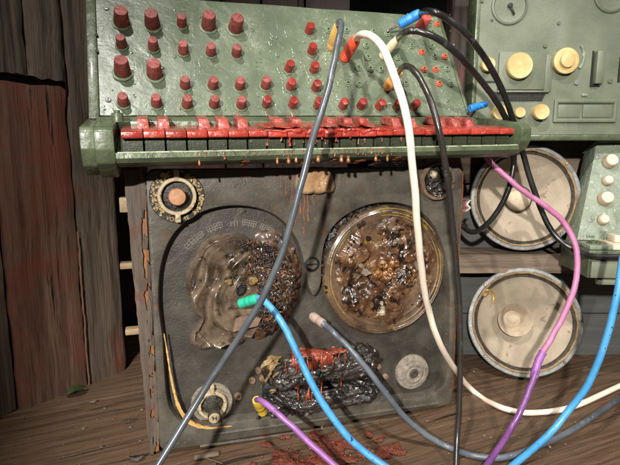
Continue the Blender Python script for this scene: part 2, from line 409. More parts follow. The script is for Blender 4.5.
def board(bm, x0, x1, z0, z1, y0, y1, seed, rough=.004, nx=10, nz_=40, M=None):
    """an upright board with a weathered uneven face (front face at y0) and ragged edges"""
    M = M or Matrix(); g = []
    for i in range(nx+1):
        r = []
        for j in range(nz_+1):
            z = z0+(z1-z0)*j/nz_
            e0 = x0+.004*nz(z*14, seed, 0); e1 = x1+.004*nz(z*14, seed+9, 0)
            x = e0+(e1-e0)*i/nx
            edge = min(i, nx-i)
            y = y0+.35*rough*nz(x*90, z*6, seed)+(.004 if edge == 0 else 0)
            zz = z+(.006*nz(x*50, seed, 3) if j in (0, nz_) else 0)
            r.append(bm.verts.new(M @ Vector((x, y, zz))))
        g.append(r)
    for i in range(nx):
        for j in range(nz_): bm.faces.new((g[i][j], g[i+1][j], g[i+1][j+1], g[i][j+1]))
    rim = [g[i][0] for i in range(nx)]+[g[nx][j] for j in range(nz_)]+[g[i][nz_] for i in range(nx, 0, -1)]+[g[0][j] for j in range(nz_, 0, -1)]
    low = []
    for v in rim:
        q = M.inverted() @ v.co; low.append(bm.verts.new(M @ Vector((q.x, y1, q.z))))
    n = len(rim)
    for i in range(n): bm.faces.new((rim[i], rim[(i+1) % n], low[(i+1) % n], low[i]))
    bm.faces.new(low)

# left plank wall (frame: x along the wall, z up, y into the wall)
W0 = Vector(FL(0, 418)); WN = Vector((0, 0, 1)).cross(wd)      # points away from camera side
WM = Matrix(((wd.x, WN.x, 0, W0.x), (wd.y, WN.y, 0, W0.y), (0, 0, 1, 0), (0, 0, 0, 1)))
WF = Frame(W0, wd, (0, 0, 1))
lw = thing('plank_wall', 'rough dark plank wall with red-stained boards to the left of the instruments', 'wall', WM)
def wx(px, py): return WF.p(px, py).x
zt = WF.p(30, 80).y
bm = bmesh.new(); board(bm, -.35, wx(5, 250)-.004, 0, .95, .003, .04, 1); obj('plank', bm, W_DARK, lw)
bm = bmesh.new(); board(bm, wx(5, 250), wx(80, 250)-.003, -.004, zt-.006, 0, .04, 2, .005); obj('plank', bm, W_LEFT, lw)['label'] = 'wide red-stained plank'
bm = bmesh.new(); board(bm, wx(80, 250), wx(121, 250), -.004, .95, .006, .04, 3); obj('plank', bm, W_DARK, lw)
bm = bmesh.new(); board(bm, wx(5, 250), wx(24, 40), zt+.006, .95, -.004, .03, 4); obj('plank', bm, W_DARK, lw)
bm = bmesh.new(); board(bm, wx(24, 40)+.003, wx(62, 40), zt+.004, .95, -.003, .03, 5, .006); obj('plank', bm, W_DARK, lw)
bm = bmesh.new()
pts = [Vector((wx(80, 250)-.0015+.002*nz(z*.3, 5), .001, z*.008)) for z in range(0, 36)]
tube(bm, pts, lambda t: .0013+.0011*nz(t*24, 2)*(1-t)+.0002, 5); obj('split_edge', bm, wood('pale_split_wood', (96, 66, 50), (132, 98, 76), (50, 34, 26), 'z', 40), lw)
# back wall of planks behind the synth
bw = thing('back_plank_wall', 'dim reddish plank wall behind the top edge of the green synthesizer', 'wall', (0, 1.12, 0))
xs = [-.62, -.50, -.415, -.30, -.19, -.105, -.01, .09]
for i, (a, b) in enumerate(zip(xs, xs[1:])):
    bm = bmesh.new(); board(bm, a, b-.004, 0, 1.25, .004*(i % 3), .04, 20+i, .005); obj('plank', bm, W_BACK, bw)
bm = bmesh.new(); box(bm, -2.5, 2.5, 1.5, 1.56, -.05, 2.2); struct('wall', bm, BLACK)  # black sheet standing in for the dark interior behind the planks
# a dark post in the gap left of the second machine
o = Vector(P(462, 60, 1.08))
bm = bmesh.new(); board(bm, -.025, .018, -.5, .6, 0, .05, 31, .004)
tag(obj('wooden_post', bm, W_BACK), 'dark wooden post in the gap between synthesizer and green machine', 'post').location = o

# ------------------------------------------------------------------ the burnt tape deck
B = Vector(FL(160, 455)); R = Vector(FL(452, 407))
D = Frame(B, R-B, (0, 0, 1))
deck = thing('tape_deck', 'large charred black reel tape deck with two melted reels standing on the floor', 'tape deck', D.M)
DW, DH = .4602, .392
def dp(px, py, h=0.0): q = D.p(px, py, h); return (q.x, q.y)
RD = -.016                                           # depth of the recessed field
rec_px = [(163, 338), (159, 305), (160, 272), (167, 246), (180, 227), (198, 214), (220, 207), (244, 206), (266, 211), (284, 222), (297, 240), (304, 262), (308, 284), (314, 296),
          (321, 284), (322, 262), (326, 240), (336, 224), (352, 212), (373, 204), (397, 203), (418, 210), (434, 226), (444, 250), (449, 276), (450, 310), (449, 350), (446, 380), (438, 391), (424, 397),
          (360, 404), (290, 414), (215, 424), (188, 424), (172, 412), (166, 390)]
rec = [dp(*q) for q in rec_px]
rec = [(v.x, v.y) for v in catmull([Vector((x, y, 0)) for x, y in rec]+[Vector((*rec[0], 0))], 4)[:-1]]
def rounded(x0, x1, y0, y1, r, n=6):
    out = []
    for cx, cy, a0 in ((x1-r, y1-r, 0), (x0+r, y1-r, pi/2), (x0+r, y0+r, pi), (x1-r, y0+r, 1.5*pi)):
        for k in range(n+1):
            a = a0+pi/2*k/n; out.append((cx+r*cos(a), cy+r*sin(a)))
    return out
def plate_hole(bm, outer, inner, z_top, z_out, z_in, bev=.0025):
    """flat plate with a hole: top ring at z_top, rounded lips down to z_out outside and z_in inside"""
    def loop(poly, z): return [bm.verts.new((x, y, z)) for x, y in poly]
    def shrink(poly, d):
        n = len(poly); o = []; A = sum(poly[i][0]*poly[(i+1) % n][1]-poly[(i+1) % n][0]*poly[i][1] for i in range(n)); s = 1 if A > 0 else -1
        for i in range(n):
            a = Vector(poly[i-1]); c = Vector(poly[(i+1) % n]); t = (c-a).normalized(); nn = Vector((-t.y, t.x))*s
            o.append((poly[i][0]+nn.x*d, poly[i][1]+nn.y*d))
        return o
    Lo = [loop(outer, z_out), loop(outer, z_top-bev), loop(shrink(outer, bev*.35), z_top-bev*.3), loop(shrink(outer, bev), z_top)]
    Li = [loop(shrink(inner, -bev), z_top), loop(shrink(inner, -bev*.3), z_top-bev*.3), loop(inner, z_top-bev), loop(shrink(inner, .002), z_in)]
    for L in (Lo, Li):
        for a, b in zip(L, L[1:]):
            n = len(a)
            for i in range(n): bm.faces.new((a[i], a[(i+1) % n], b[(i+1) % n], b[i]))
    es = []
    for L in (Lo[-1], Li[0]):
        for i in range(len(L)):
            e = bm.edges.get((L[i], L[(i+1) % len(L)])); es.append(e)
    bmesh.ops.triangle_fill(bm, use_beauty=True, edges=es)
outer = rounded(0, DW, .004, DH, .012)
bm = bmesh.new(); plate_hole(bm, outer, rec, 0, -.03, RD-.001)
obj('front_panel', bm, DECK, deck, 30)
bm = bmesh.new(); box(bm, .008, DW-.008, .012, DH-.008, RD-.02, RD, 0)
obj('recessed_field', bm, DECKD, deck)
bm = bmesh.new(); box(bm, .003, DW-.003, .003, DH-.003, -.115, -.0305, .002)
obj('case', bm, BLACK, deck)
# lower lip and raised strips under the field
bm = bmesh.new()
for (a, b, r) in (((212, 434), (438, 403), .0028), ((200, 446), (444, 412), .0022)):
    p, q = dp(*a), dp(*b); tube(bm, [Vector((p[0]+(q[0]-p[0])*t/12, p[1]+(q[1]-p[1])*t/12, .0004)) for t in range(13)], r, 8)
obj('trim_strip', bm, DECK, deck)
# left wooden side: grey veneer board with a torn raw edge
bm = bmesh.new()
def side_x(py): return dp(128+(py-185)*.075, py)[0]
n = 60; L = []
for j in range(n+1):
    y = -.0+.392*j/n
    x0 = -.0135-.0125*y/.39+.0016*nz(y*40, 3)+.0006*nz(y*200, 1); x1 = -.0085+.0025*nz(y*60, 8)
    L.append((x0, x1, y))
fr = [(bm.verts.new((a, y, -.006+.0008*nz(y*50, 1))), bm.verts.new((b, y, -.004)), bm.verts.new((a+.002, y, -.11)), bm.verts.new((b, y, -.11))) for a, b, y in L]
for a, b in zip(fr, fr[1:]):
    bm.faces.new((a[0], a[1], b[1], b[0])); bm.faces.new((a[0], b[0], b[2], a[2])); bm.faces.new((a[1], a[3], b[3], b[1])); bm.faces.new((a[2], b[2], b[3], a[3]))
bm.faces.new((fr[0][0], fr[0][2], fr[0][3], fr[0][1])); bm.faces.new((fr[-1][0], fr[-1][1], fr[-1][3], fr[-1][2]))
obj('side_board', bm, VENEER, deck)
bm = bmesh.new(); box(bm, -.0135, -.0008, .001, .386, -.112, -.0075, .001); obj('raw_edge', bm, RAWWOOD, deck)['label'] = 'raw orange wood edge where the veneer tore away'
bm = bmesh.new()                                     # broken bits of veneer over the raw edge
for k in range(90):
    y = rnd.uniform(.005, .375); hgt = rnd.uniform(.006, .03); x = rnd.uniform(-.010, -.001)
    if .20 < y < .34 and k % 4: continue
    wv = rnd.uniform(.002, .005)
    prism(bm, [(x-wv, y), (x+wv*.6, y-.002), (x+wv, y+hgt*.7), (x-wv*.3, y+hgt)], -.008, -.0045+rnd.uniform(0, .0015))
obj('veneer_flake', bm, VENEER, deck)['kind'] = 'stuff'
# pegs sticking out of the left side
for (px, py, ww, hh) in ((127, 205, .012, .020), (130, 266, .016, .0085), (135, 332, .016, .0085)):
    x, y = dp(px, py, -.03); bm = bmesh.new()
    box(bm, x-ww*.8, -.013, y-hh/2, y+hh/2, -.045, -.030, .0015); obj('peg', bm, PEG, deck)
# right side strip with hinge pieces
bm = bmesh.new(); box(bm, DW+.0005, DW+.009, .02, .385, -.11, -.012, .001); obj('side_board', bm, RUST, deck)['label'] = 'rusty right edge'
for py in (190, 214):
    x, y = dp(466, py, -.03); bm = bmesh.new(); box(bm, DW+.012, DW+.022, y-.011, y+.009, -.05, -.03, .001); obj('hinge', bm, RUST, deck)
# slotted screw between the reels
def disc_M(x, y, z, rx=0, ry=0, rz=0): 
    return Matrix.Translation((x, y, z)) @ Matrix.Rotation(rz, 4, 'Z') @ Matrix.Rotation(ry, 4, 'Y') @ Matrix.Rotation(rx, 4, 'X')
x, y = dp(312, 264)
bm = bmesh.new(); lathe(bm, [(.0112, -.002), (.0112, .0008), (.0098, .0014), (.0092, .0002), (0, .0002)], disc_M(x, y, 0), 32)
s = obj('screw', bm, BLACK, deck)
bm = bmesh.new(); lathe(bm, [(.0076, 0), (.0076, .0016), (.007, .0022), (0, .0024)], disc_M(x, y, 0), 28); obj('screw_head', bm, DECK, s)
bm = bmesh.new(); box(bm, x-.0078, x+.0078, y-.0011, y+.0011, .0021, .0027); obj('slot', bm, BLACK, s)

# printed scale arcs over the left reel
cxl, cyl = dp(238, 284, RD); z0 = RD+.0006
bm = bmesh.new()
def arc(r, a0, a1, wd_=.0007):
    n = max(3, int(abs(a1-a0)*20)); v = []
    for k in range(n+1):
        a = a0+(a1-a0)*k/n
        v.append([bm.verts.new((cxl+rr*cos(a), cyl+rr*sin(a), zz)) for rr, zz in ((r-wd_/2, z0), (r+wd_/2, z0), (r+wd_/2, z0-.001), (r-wd_/2, z0-.001))])
    for p, q in zip(v, v[1:]):
        for i in range(4): bm.faces.new((p[i], p[(i+1) % 4], q[(i+1) % 4], q[i]))
    bm.faces.new(v[0]); bm.faces.new(v[-1])
def tick(a, r0, r1, wd_=.0007):
    d = Vector((cos(a), sin(a))); t = Vector((-d.y, d.x))*wd_/2
    prism(bm, [(cxl+d.x*r0+t.x, cyl+d.y*r0+t.y), (cxl+d.x*r1+t.x, cyl+d.y*r1+t.y), (cxl+d.x*r1-t.x, cyl+d.y*r1-t.y), (cxl+d.x*r0-t.x, cyl+d.y*r0-t.y)], z0-.001, z0+.0001)
for a0, a1 in ((2.13, 2.46), (1.80, 2.04), (1.26, 1.48), (.96, 1.18)):
    for r in (.0845, .088, .0915): arc(r, a0, a1, .0005)
    m = 6
    for k in range(m+1): tick(a0+(a1-a0)*k/m, .082 if k % 2 else .0845, .0915, .0005)
for k in range(3): tick(1.56+.05*k, .083, .090)
obj('printed_scale', bm, GREYPRINT, deck)

# left melted reel
CL = dp(243, 285, RD)
mx = lambda X, Y: dp(150+X/2.906, 200+Y/2.906, RD)
mpoly = [mx(*q) for q in ((130, 165), (150, 125), (185, 105), (230, 93), (275, 103), (300, 140), (322, 180), (335, 230), (338, 270), (325, 330), (312, 370), (285, 405), (250, 412), (215, 414), (180, 430), (148, 431), (108, 402), (126, 378), (147, 345), (128, 318), (110, 275), (104, 215))]
mr = poly_rad(mpoly, *CL)
def sm(f, th, d=.05): return (f(th-d)+2*f(th)+f(th+d))/4
hx, hy = mx(262, 262)
def mh(x, y, rn, th):
    dx, dy = (x-hx)/.03, (y-hy)/.03
    d = sqrt(dx*dx+dy*dy)
    f = nz(x*11, y*11, 5, 2)
    ph = d*6.6+f*5.5+1.8*cos(th-2.6)+.9*nz(x*26, y*26, 2, 2)
    t_ = (ph/(2*pi)) % 1.0
    fold = .5-.5*cos(pi*(t_/.74 if t_ < .74 else (1-t_)/.26))
    rip = .5+.5*sin(ph*3.1+1.2*nz(x*22, y*22, 9, 2))
    h = .008+.0115*fold*min(d*.8, 1)+.0007*rip*min(1, d)+.0055*nz(x*14, y*14, 1, 2)
    ex = (x-mx(190, 215)[0])/.012; ey = (y-mx(190, 215)[1])/.022
    ca, sa = cos(-.6), sin(-.6); u, v = ex*ca-ey*sa, ex*sa+ey*ca
    h -= .010*exp(-(u*u*1.6+v*v*.8)*1.3)
    if d < 1.1: h += .004*exp(-d*d*2)
    h += .005*exp(-((rn-.93)/.05)**2)*(1 if cos(th-2.9) > -.2 else .3)
    if rn > .93: h -= (rn-.93)/.07*.010
    return max(h, .002)
bm = bmesh.new(); blob(bm, CL[0], CL[1], lambda th: sm(mr, th)*(1+.03*nz(th*2.2, 3)), mh, 90, 220, RD)
ml = obj('melted_reel', bm, MELT, deck, 60); ml['label'] = 'grey-brown melted reel folded like cloth'
for (X, Y, rr, mt) in ((264, 260, .0050, BLACK), (229, 240, .0034, FLAKE), (302, 236, .0048, FLAKE)):
    q = dp(150+X/2.906, 200+Y/2.906, RD+.018)
    bm = bmesh.new(); lathe(bm, [(rr*1.5, -.008), (rr*1.3, .0008), (rr*1.0, .0016), (rr*.75, -.0008), (0, -.001)], disc_M(q[0], q[1], RD+.0175), 22, wob=lambda a, r, z: 1+.42*nz(cos(a)*1.6, sin(a)*1.6, X*.7))
    obj('hub_hole', bm, mt, ml)
bm = bmesh.new(); q = dp(150+275/2.906, 200+350/2.906, RD+.01); q2 = .018
prism(bm, [(q[0]-q2, q[1]-.011), (q[0]+q2*.9, q[1]-.006), (q[0]+q2*1.2, q[1]+.005), (q[0]+.002, q[1]+.011), (q[0]-q2*.8, q[1]+.004)], RD+.013, RD+.0215)
obj('broken_piece', bm, worn('bare_brown_piece', (104, 82, 66), (132, 108, 90), 60, (.5, .7), bump=.5), ml)
# burnt tape to the right of it: tangled strands over a lump
bm = bmesh.new()
cc = dp(270, 285, RD)
bpoly = [dp(*q, RD) for q in ((256, 232), (272, 230), (287, 238), (297, 256), (300, 280), (295, 302), (284, 322), (268, 336), (255, 340), (250, 300), (250, 260))]
br = poly_rad(bpoly, *cc)
blob(bm, cc[0], cc[1], lambda th: br(th)*(1+.07*nz(th*9, 1)), lambda x, y, rn, th: max(.001, .014*(1-rn**4)+.006*nz(x*60, y*60, 2)+.0015*ridge(x*160, y*160)), 36, 110, RD)
for k in range(700):
    a = rnd.uniform(-1.35, 1.4); r = rnd.uniform(.022, .066); ln = rnd.uniform(.10, .45)
    hh = .0158*(1-max(0, (r-.056)/.02)**2)+rnd.uniform(-.002, .007); pts = []
    cx2, cy2 = dp(246, 285, RD)
    ph = rnd.uniform(0, 9)
    for j in range(9):
        t = a+ln*j/8
        rr = r+.0026*sin(j*1.1+ph)+.0012*sin(j*2.3+ph*2)
        pts.append(Vector((cx2+rr*cos(t), cy2+rr*sin(t)*1.0, RD+hh+.0015*cos(j*1.7+ph))))
    tube(bm, pts, rnd.uniform(.0004, .0012), 5, rnd.choice((1, 1, 1, 0, 2)))
obj('burnt_tape', bm, [COIL, CHAR, worn('brown_tape', (96, 62, 40), (132, 94, 66), 90, (.2, .4), coat=.3)], deck, 60)

# right burnt reel
CR = dp(383, 270, RD); RR = dp(438, 266, RD)[0]-CR[0]+.004
bm = bmesh.new()
wob = lambda a, r, z: 1+.012*nz(cos(a)*1.6, sin(a)*1.6, 4)+.006*nz(cos(a)*7, sin(a)*7, 1)
lathe(bm, [(RR, -.001), (RR*1.01, .008), (RR*.985, .0125), (RR*.96, .0135), (RR*.95, .0125), (RR*.93, .0135), *[(RR*(.925-.012*i), .0131-.00035*(i % 2)-.0008*(i == 5)-.0001*i) for i in range(12)], (RR*.78, .013), (RR*.74, .011), (0, .009)], disc_M(CR[0], CR[1], RD), 96, wob=wob)
rr_ = obj('burnt_reel', bm, REELRIM, deck, 50)
def ch(x, y, rn, th):
    wx_, wy_ = x+.016*nz(x*22, y*22, 1), y+.016*nz(x*22, y*22, 5)
    r = sqrt((wx_-CR[0])**2+(wy_-CR[1])**2); aa = atan2(wy_-CR[1], wx_-CR[0])
    n1 = nz(wx_*24, wy_*24, 3, 3)*1.6+r*16+.25*sin(aa*2+1)
    q = n1*3.2; t_ = q-floor(q)
    terr = (floor(q)+min(1, max(0, (t_-.72)/.28))**1.5)/3.2
    h = .007+.0085*(terr-r*16)+.0022*t_*(1-t_)*4*nz(wx_*40, wy_*40, 6)+.0016*(1-abs(sin(r*330+3*nz(x*30, y*30, 8))))*.7+.0004*nz(x*170, y*170, 1)
    if rn > .8: h *= max(.1, 1-(rn-.8)/.2)
    if rn < .3: h -= .004*(1-rn/.3)
    return max(.0005, h)
bm = bmesh.new(); blob(bm, CR[0], CR[1], lambda th: RR*.86*(1+.10*nz(cos(th)*2.2, sin(th)*2.2, 2)+.05*nz(cos(th)*9, sin(th)*9, 2)), ch, 90, 220, RD+.010)
obj('burnt_crust', bm, CRUST, rr_, 70)
bm = bmesh.new()                                     # loose flakes standing up from the crust
for k in range(9):
    a = rnd.uniform(0, 2*pi); r = RR*rnd.uniform(.35, .70); s_ = rnd.uniform(.003, .010)
    M = disc_M(CR[0]+r*cos(a), CR[1]+r*sin(a), RD+.021+rnd.uniform(-.001, .003), rnd.uniform(-.4, .4), rnd.uniform(-.4, .4), a+rnd.uniform(-.7, .7))
    prism(bm, [(-s_, -s_*rnd.uniform(.3, .8)), (s_*.2, -s_*.7), (s_, -s_*rnd.uniform(.1, .5)), (s_*rnd.uniform(.4, .9), s_*.6), (-s_*.5, s_*rnd.uniform(.3, .8))], -.0012, .0007, 0, M)
obj('crust_flake', bm, worn('pale_flake', (76, 60, 45), (120, 104, 82), 90, (.3, .6), wear=(46, 36, 28), wlev=.55, wscale=140, bump=.8), rr_)['kind'] = 'stuff'
for (dx, dy, s_) in ((-.008, .010, .008), (.010, .012, .0085), (-.002, -.008, .010), (.008, -.006, .007), (-.016, -.004, .008), (.002, .002, .005)):
    bm = bmesh.new(); ox, oy = CR[0]+dx, CR[1]+dy+.002
    blob(bm, ox, oy, lambda th: s_*(1+.25*nz(cos(th)*2, sin(th)*2, dx*900)), lambda x, y, rn, th: .007*sqrt(max(0, 1-rn*rn))+.003*nz(x*160, y*160, 4)-.004*exp(-(rn*4)**2), 12, 30, RD+.0155)
    obj('hub_lump', bm, HUBAMB, rr_, 70)
bm = bmesh.new()                                     # burnt upper-left rim
for k in range(60):
    a = rnd.uniform(1.7, 3.3); r = RR*rnd.uniform(.98, 1.1); s_ = rnd.uniform(.002, .0055)
    M = disc_M(CR[0]+r*cos(a), CR[1]+r*sin(a), RD+rnd.uniform(.001, .010), rnd.uniform(-.8, .8), rnd.uniform(-.8, .8), rnd.uniform(0, 6))
    prism(bm, [(-s_, -s_*.6), (s_*.6, -s_*.7), (s_, s_*.3), (-s_*.4, s_*.7)], -.0015, .0012, 0, M)
obj('rim_char', bm, CHAR, rr_)['kind'] = 'stuff'
bm = bmesh.new()
for a0, a1, r in ((.6, 1.9, .97), (.75, 1.5, .91), (-.9, .35, .93), (2.3, 3.9, .90), (.9, 1.7, .87), (-.5, .6, .88)):
    pts = [Vector((CR[0]+RR*r*cos(a0+(a1-a0)*k/24), CR[1]+RR*r*sin(a0+(a1-a0)*k/24), RD+.0132)) for k in range(25)]
    tube(bm, pts, lambda t: .0012*(.3+abs(nz(t*9, r*40))), 5)
obj('rim_scrape', bm, worn('ochre_scrape', (128, 104, 48), (156, 134, 76), 200, (.4, .6), bump=.4), rr_)

# corner knobs
def knob_ring(x, y, name, prof, mt, parent, z=0, wob=None, seg=48):
    bm = bmesh.new(); lathe(bm, prof, disc_M(x, y, z), seg, wob=wob); return obj(name, bm, mt, parent, 40)
def curved_text(txt, cx, cy, r, a0, da, size, z, mat, parent, name='dial_lettering', inward=False):
    bm = bmesh.new(); a = a0
    for ch_ in txt:
        if ch_ != ' ':
            c = bpy.data.curves.new('letter', 'FONT'); c.body = ch_; c.size = size; c.align_x = 'CENTER'; c.extrude = .0003; c.resolution_u = 2
            t = bpy.data.objects.new('letter', c); COL.objects.link(t)
            me = bpy.data.meshes.new_from_object(t.evaluated_get(bpy.context.evaluated_depsgraph_get()))
            M = Matrix.Translation((cx+r*cos(a), cy+r*sin(a), z)) @ Matrix.Rotation(a+(pi/2 if inward else -pi/2), 4, 'Z')
            me.transform(M); bm.from_mesh(me); bpy.data.objects.remove(t); bpy.data.curves.remove(c); bpy.data.meshes.remove(me)
        a += da
    if bm.faces: obj(name, bm, mat, parent, 0)
x, y = dp(177, 196)
k1 = knob_ring(x, y, 'control_knob', [(.0345, -.001), (.0345, .001), (.034, .0016), (0, .0016)], BLACK, deck); k1['label'] = 'black dial with ivory ring and tan cap'
curved_text('VOLUME', x, y, .0332, -2.0, .17, .0075, .0018, GOLDPRINT, k1, inward=True)
bm = bmesh.new()
for k in range(300):                                 # flaked gold printing
    a = rnd.uniform(0, 2*pi); r = rnd.uniform(.0255, .0335)
    if -2.3 < ((a+pi) % (2*pi))-pi < -.9: continue
    s_ = rnd.uniform(.0004, .0017); b2 = a+rnd.uniform(-.3, .3)
    prism(bm, [(x+r*cos(a)-s_, y+r*sin(a)-s_*.6), (x+r*cos(a)+s_*.8, y+r*sin(a)-s_*.8), (x+r*cos(a)+s_, y+r*sin(a)+s_*.5), (x+r*cos(a)-s_*.4, y+r*sin(a)+s_)], .0015, .0019)
obj('flaked_print', bm, GOLDPRINT, k1)['kind'] = 'stuff'
knob_ring(x, y, 'ivory_ring', [(.0245, .0015), (.0245, .009), (.0235, .0105), (.0205, .0105), (.0195, .0095), (.0195, .0015)], IVRING, k1)
for sgn, ln in ((1, .010), (-1, .009)):
    bm = bmesh.new(); box(bm, x-.0035, x+.0035, y+sgn*.0245-(.003 if sgn > 0 else ln), y+sgn*.0245+(ln if sgn > 0 else .003), .003, .0115, .0015); obj('pointer_tab', bm, IVRING, k1)
knob_ring(x, y, 'well', [(.0193, .0018), (.0193, .0022), (.017, .0032), (.012, .0035), (0, .0035)], CHAR, k1, 0, lambda a, r, z: 1+.03*nz(cos(a)*5, sin(a)*5, r*300))
knob_ring(x, y, 'cap', [(.0108, .0035), (.0108, .018), (.0098, .0195), (.004, .0202), (0, .020)], TAN, k1)
# bottom-left
x, y = dp(212, 402, RD)
k2 = knob_ring(x, y, 'control_knob', [(.0295, -.001), (.0295, .003), (.0285, .0042), (.0235, .0045), (.0225, .003), (0, .002)], STONE, deck, RD); k2['label'] = 'grey stone-like ring knob with a stubby button in its middle'
knob_ring(x, y, 'inner_ring', [(.0205, .001), (.0205, .011), (.019, .0125), (.0165, .0122), (.0155, .0085), (.0155, .002)], IVRING, k2, RD, lambda a, r, z: 1+.03*nz(cos(a)*3, sin(a)*3, 1))
knob_ring(x, y, 'well', [(.015, .0015), (.0148, .0055), (.011, .008), (0, .008)], CHAR, k2, RD, lambda a, r, z: 1+.08*nz(cos(a)*4, sin(a)*4, 1))
for sgn, ln in ((1, .011), (-1, .011)):
    bm = bmesh.new(); box(bm, x-.0030, x+.0030, y+sgn*.0205-(.003 if sgn > 0 else ln), y+sgn*.0205+(ln if sgn > 0 else .003), RD+.004, RD+.014, .0012); obj('pointer_tab', bm, IVRING, k2)
bm = bmesh.new(); M = disc_M(x, y-.003, RD+.004, .10)
lathe(bm, [(.0075, 0), (.0085, .006), (.0078, .022), (.0088, .024), (.0088, .029), (.008, .0305), (0, .0305)], M, 30); c2 = obj('button', bm, DECKD, k2)
bm = bmesh.new(); lathe(bm, [(.0076, .0295), (.0076, .0314), (.0064, .0318), (.006, .0312), (0, .0312)], M, 30); obj('button_cap', bm, IVRING, c2)
bm = bmesh.new()
for q in ((-.0026, -.0016, -.0032, .0032), (.0016, .0026, -.0032, .0032), (-.0016, .0016, -.0006, .0006)): box(bm, q[0], q[1], q[2], q[3], .0311, .0318, 0, 0, M)
obj('emblem', bm, BLACK, c2)
# bottom-right
x, y = dp(411, 371, RD)
k3 = knob_ring(x, y, 'control_knob', [(.0285, -.001), (.0285, .005), (.0275, .0068), (.0205, .0085), (.0195, .0078), (.0185, .0082), (.0145, .0098), (.0138, .0080), (.0095, .0078), (.0085, .0092), (.006, .0098), (.005, .0085), (0, .0085)], STONE, deck, RD, lambda a, r, z: 1+.015*nz(cos(a)*4, sin(a)*4, r*200)); k3['label'] = 'flat stepped grey disc knob without a pointer'
knob_ring(x, y, 'hub', [(.0080, .007), (.0076, .0102), (.005, .0112), (.0045, .009), (0, .009)], DECKD, k3, RD)
# top-right, melted
x, y = dp(436, 181)
k4 = knob_ring(x, y, 'control_knob', [(.0288, -.001), (.0290, .005), (.0275, .0075), (.0235, .0075), (.0220, .003), (0, .002)], worn('brown_stone', (88, 68, 52), (118, 96, 76), 110, (.55, .8), wear=(84, 46, 28), wlev=.55, wscale=120, bump=.6, bs=500), deck, 0, lambda a, r, z: 1+.04*nz(cos(a)*2, sin(a)*2, 1)); k4['label'] = 'melted knob with a charred middle half under the keyboard'
bm = bmesh.new(); blob(bm, x, y, lambda th: .0222*(1+.1*nz(cos(th)*3, sin(th)*3, 2)), lambda X, Y, rn, th: max(.002, .012*(1-rn*.6)+.006*nz(X*140, Y*140, 2)+.004*ridge(X*190, Y*190, 4)), 24, 60, .002)
obj('charred_middle', bm, CHAR, k4, 70)
bm = bmesh.new(); blob(bm, x-.010, y+.010, lambda th: .006*(1+.2*nz(th*2, 2)), lambda X, Y, rn, th: .006*sqrt(max(0, 1-rn*rn))+.002*nz(X*200, Y*200), 8, 24, .010); obj('melted_bit', bm, IVRING, k4, 70)

# amber lump at the top and rust runs
x, y = dp(315, 181)
q = [dp(*p) for p in ((296, 181), (297, 173), (300, 169.5), (308, 168), (318, 167), (326, 167.5), (330, 171), (332.5, 179), (334.5, 188), (332, 192), (324, 192.5), (312, 193), (300, 193.5), (296, 190))]
rq = poly_rad(q, x, y)
bm = bmesh.new(); blob(bm, x, y, lambda th: sm(rq, th, .03), lambda X, Y, rn, th: .013*(max(0, 1-rn**5))**.5+.0012*nz(X*60, Y*60)-.004*exp(-(rn*1.7)**2), 24, 90, 0)
obj('amber_lump', bm, worn('amber_resin', (148, 112, 76), (190, 158, 120), 40, (.15, .35), bump=.2, lump=.15, lscale=90, coat=.6, wear=(112, 70, 40), wlev=.60, wscale=80), deck, 70)
def drip(bm, x, y0, y1, r, h, wig=.0015, seed=0.0, seg=7, flat=.55):
    n = 16; rings = []
    for j in range(n+1):
        t = j/n; yy = y0+(y1-y0)*t
        xx = x+wig*nz(t*3, seed, 2); rr = r*(.55+.25*nz(t*5, seed+4)+.45*exp(-((t-.93)/.08)**2)+.25*exp(-(t/.1)**2))
        if j in (0, n): rr *= .3
        rings.append([bm.verts.new((xx+rr*cos(2*pi*k/seg), yy+(0), h+rr*flat*sin(2*pi*k/seg))) for k in range(seg)])
    for A, Bq in zip(rings, rings[1:]):
        for k in range(seg): bm.faces.new((A[k], A[(k+1) % seg], Bq[(k+1) % seg], Bq[k]))
    bm.faces.new(rings[0]); bm.faces.new(rings[-1])
bm = bmesh.new()
for (px, a, b, r) in ((300, 190, 214, .0016), (304, 191, 236, .0012), (308, 192, 222, .0018), (313, 192, 205, .0011), (319, 192, 200, .001), (296, 168, 226, .0013), (291, 168, 205, .0010), (286, 168, 196, .0011), (281, 170, 189, .0008), (327, 191, 209, .0012), (293, 175, 232, .0009), (340, 176, 186, .001), (274, 172, 183, .0009), (347, 176, 184, .0007)):
    p, q = dp(px, a), dp(px, b); drip(bm, p[0], p[1], q[1], r, .0002, .002, px*.37)
for k in range(70):
    px = rnd.gauss(300, 26); py = 172+abs(rnd.gauss(0, 16)); p = dp(px, py); s_ = rnd.uniform(.0004, .0012)
    lathe(bm, [(s_, -.0003), (s_*.7, .0004), (0, .0005)], disc_M(p[0], p[1], 0), 7)
obj('rust_run', bm, RUST, deck)['kind'] = 'stuff'
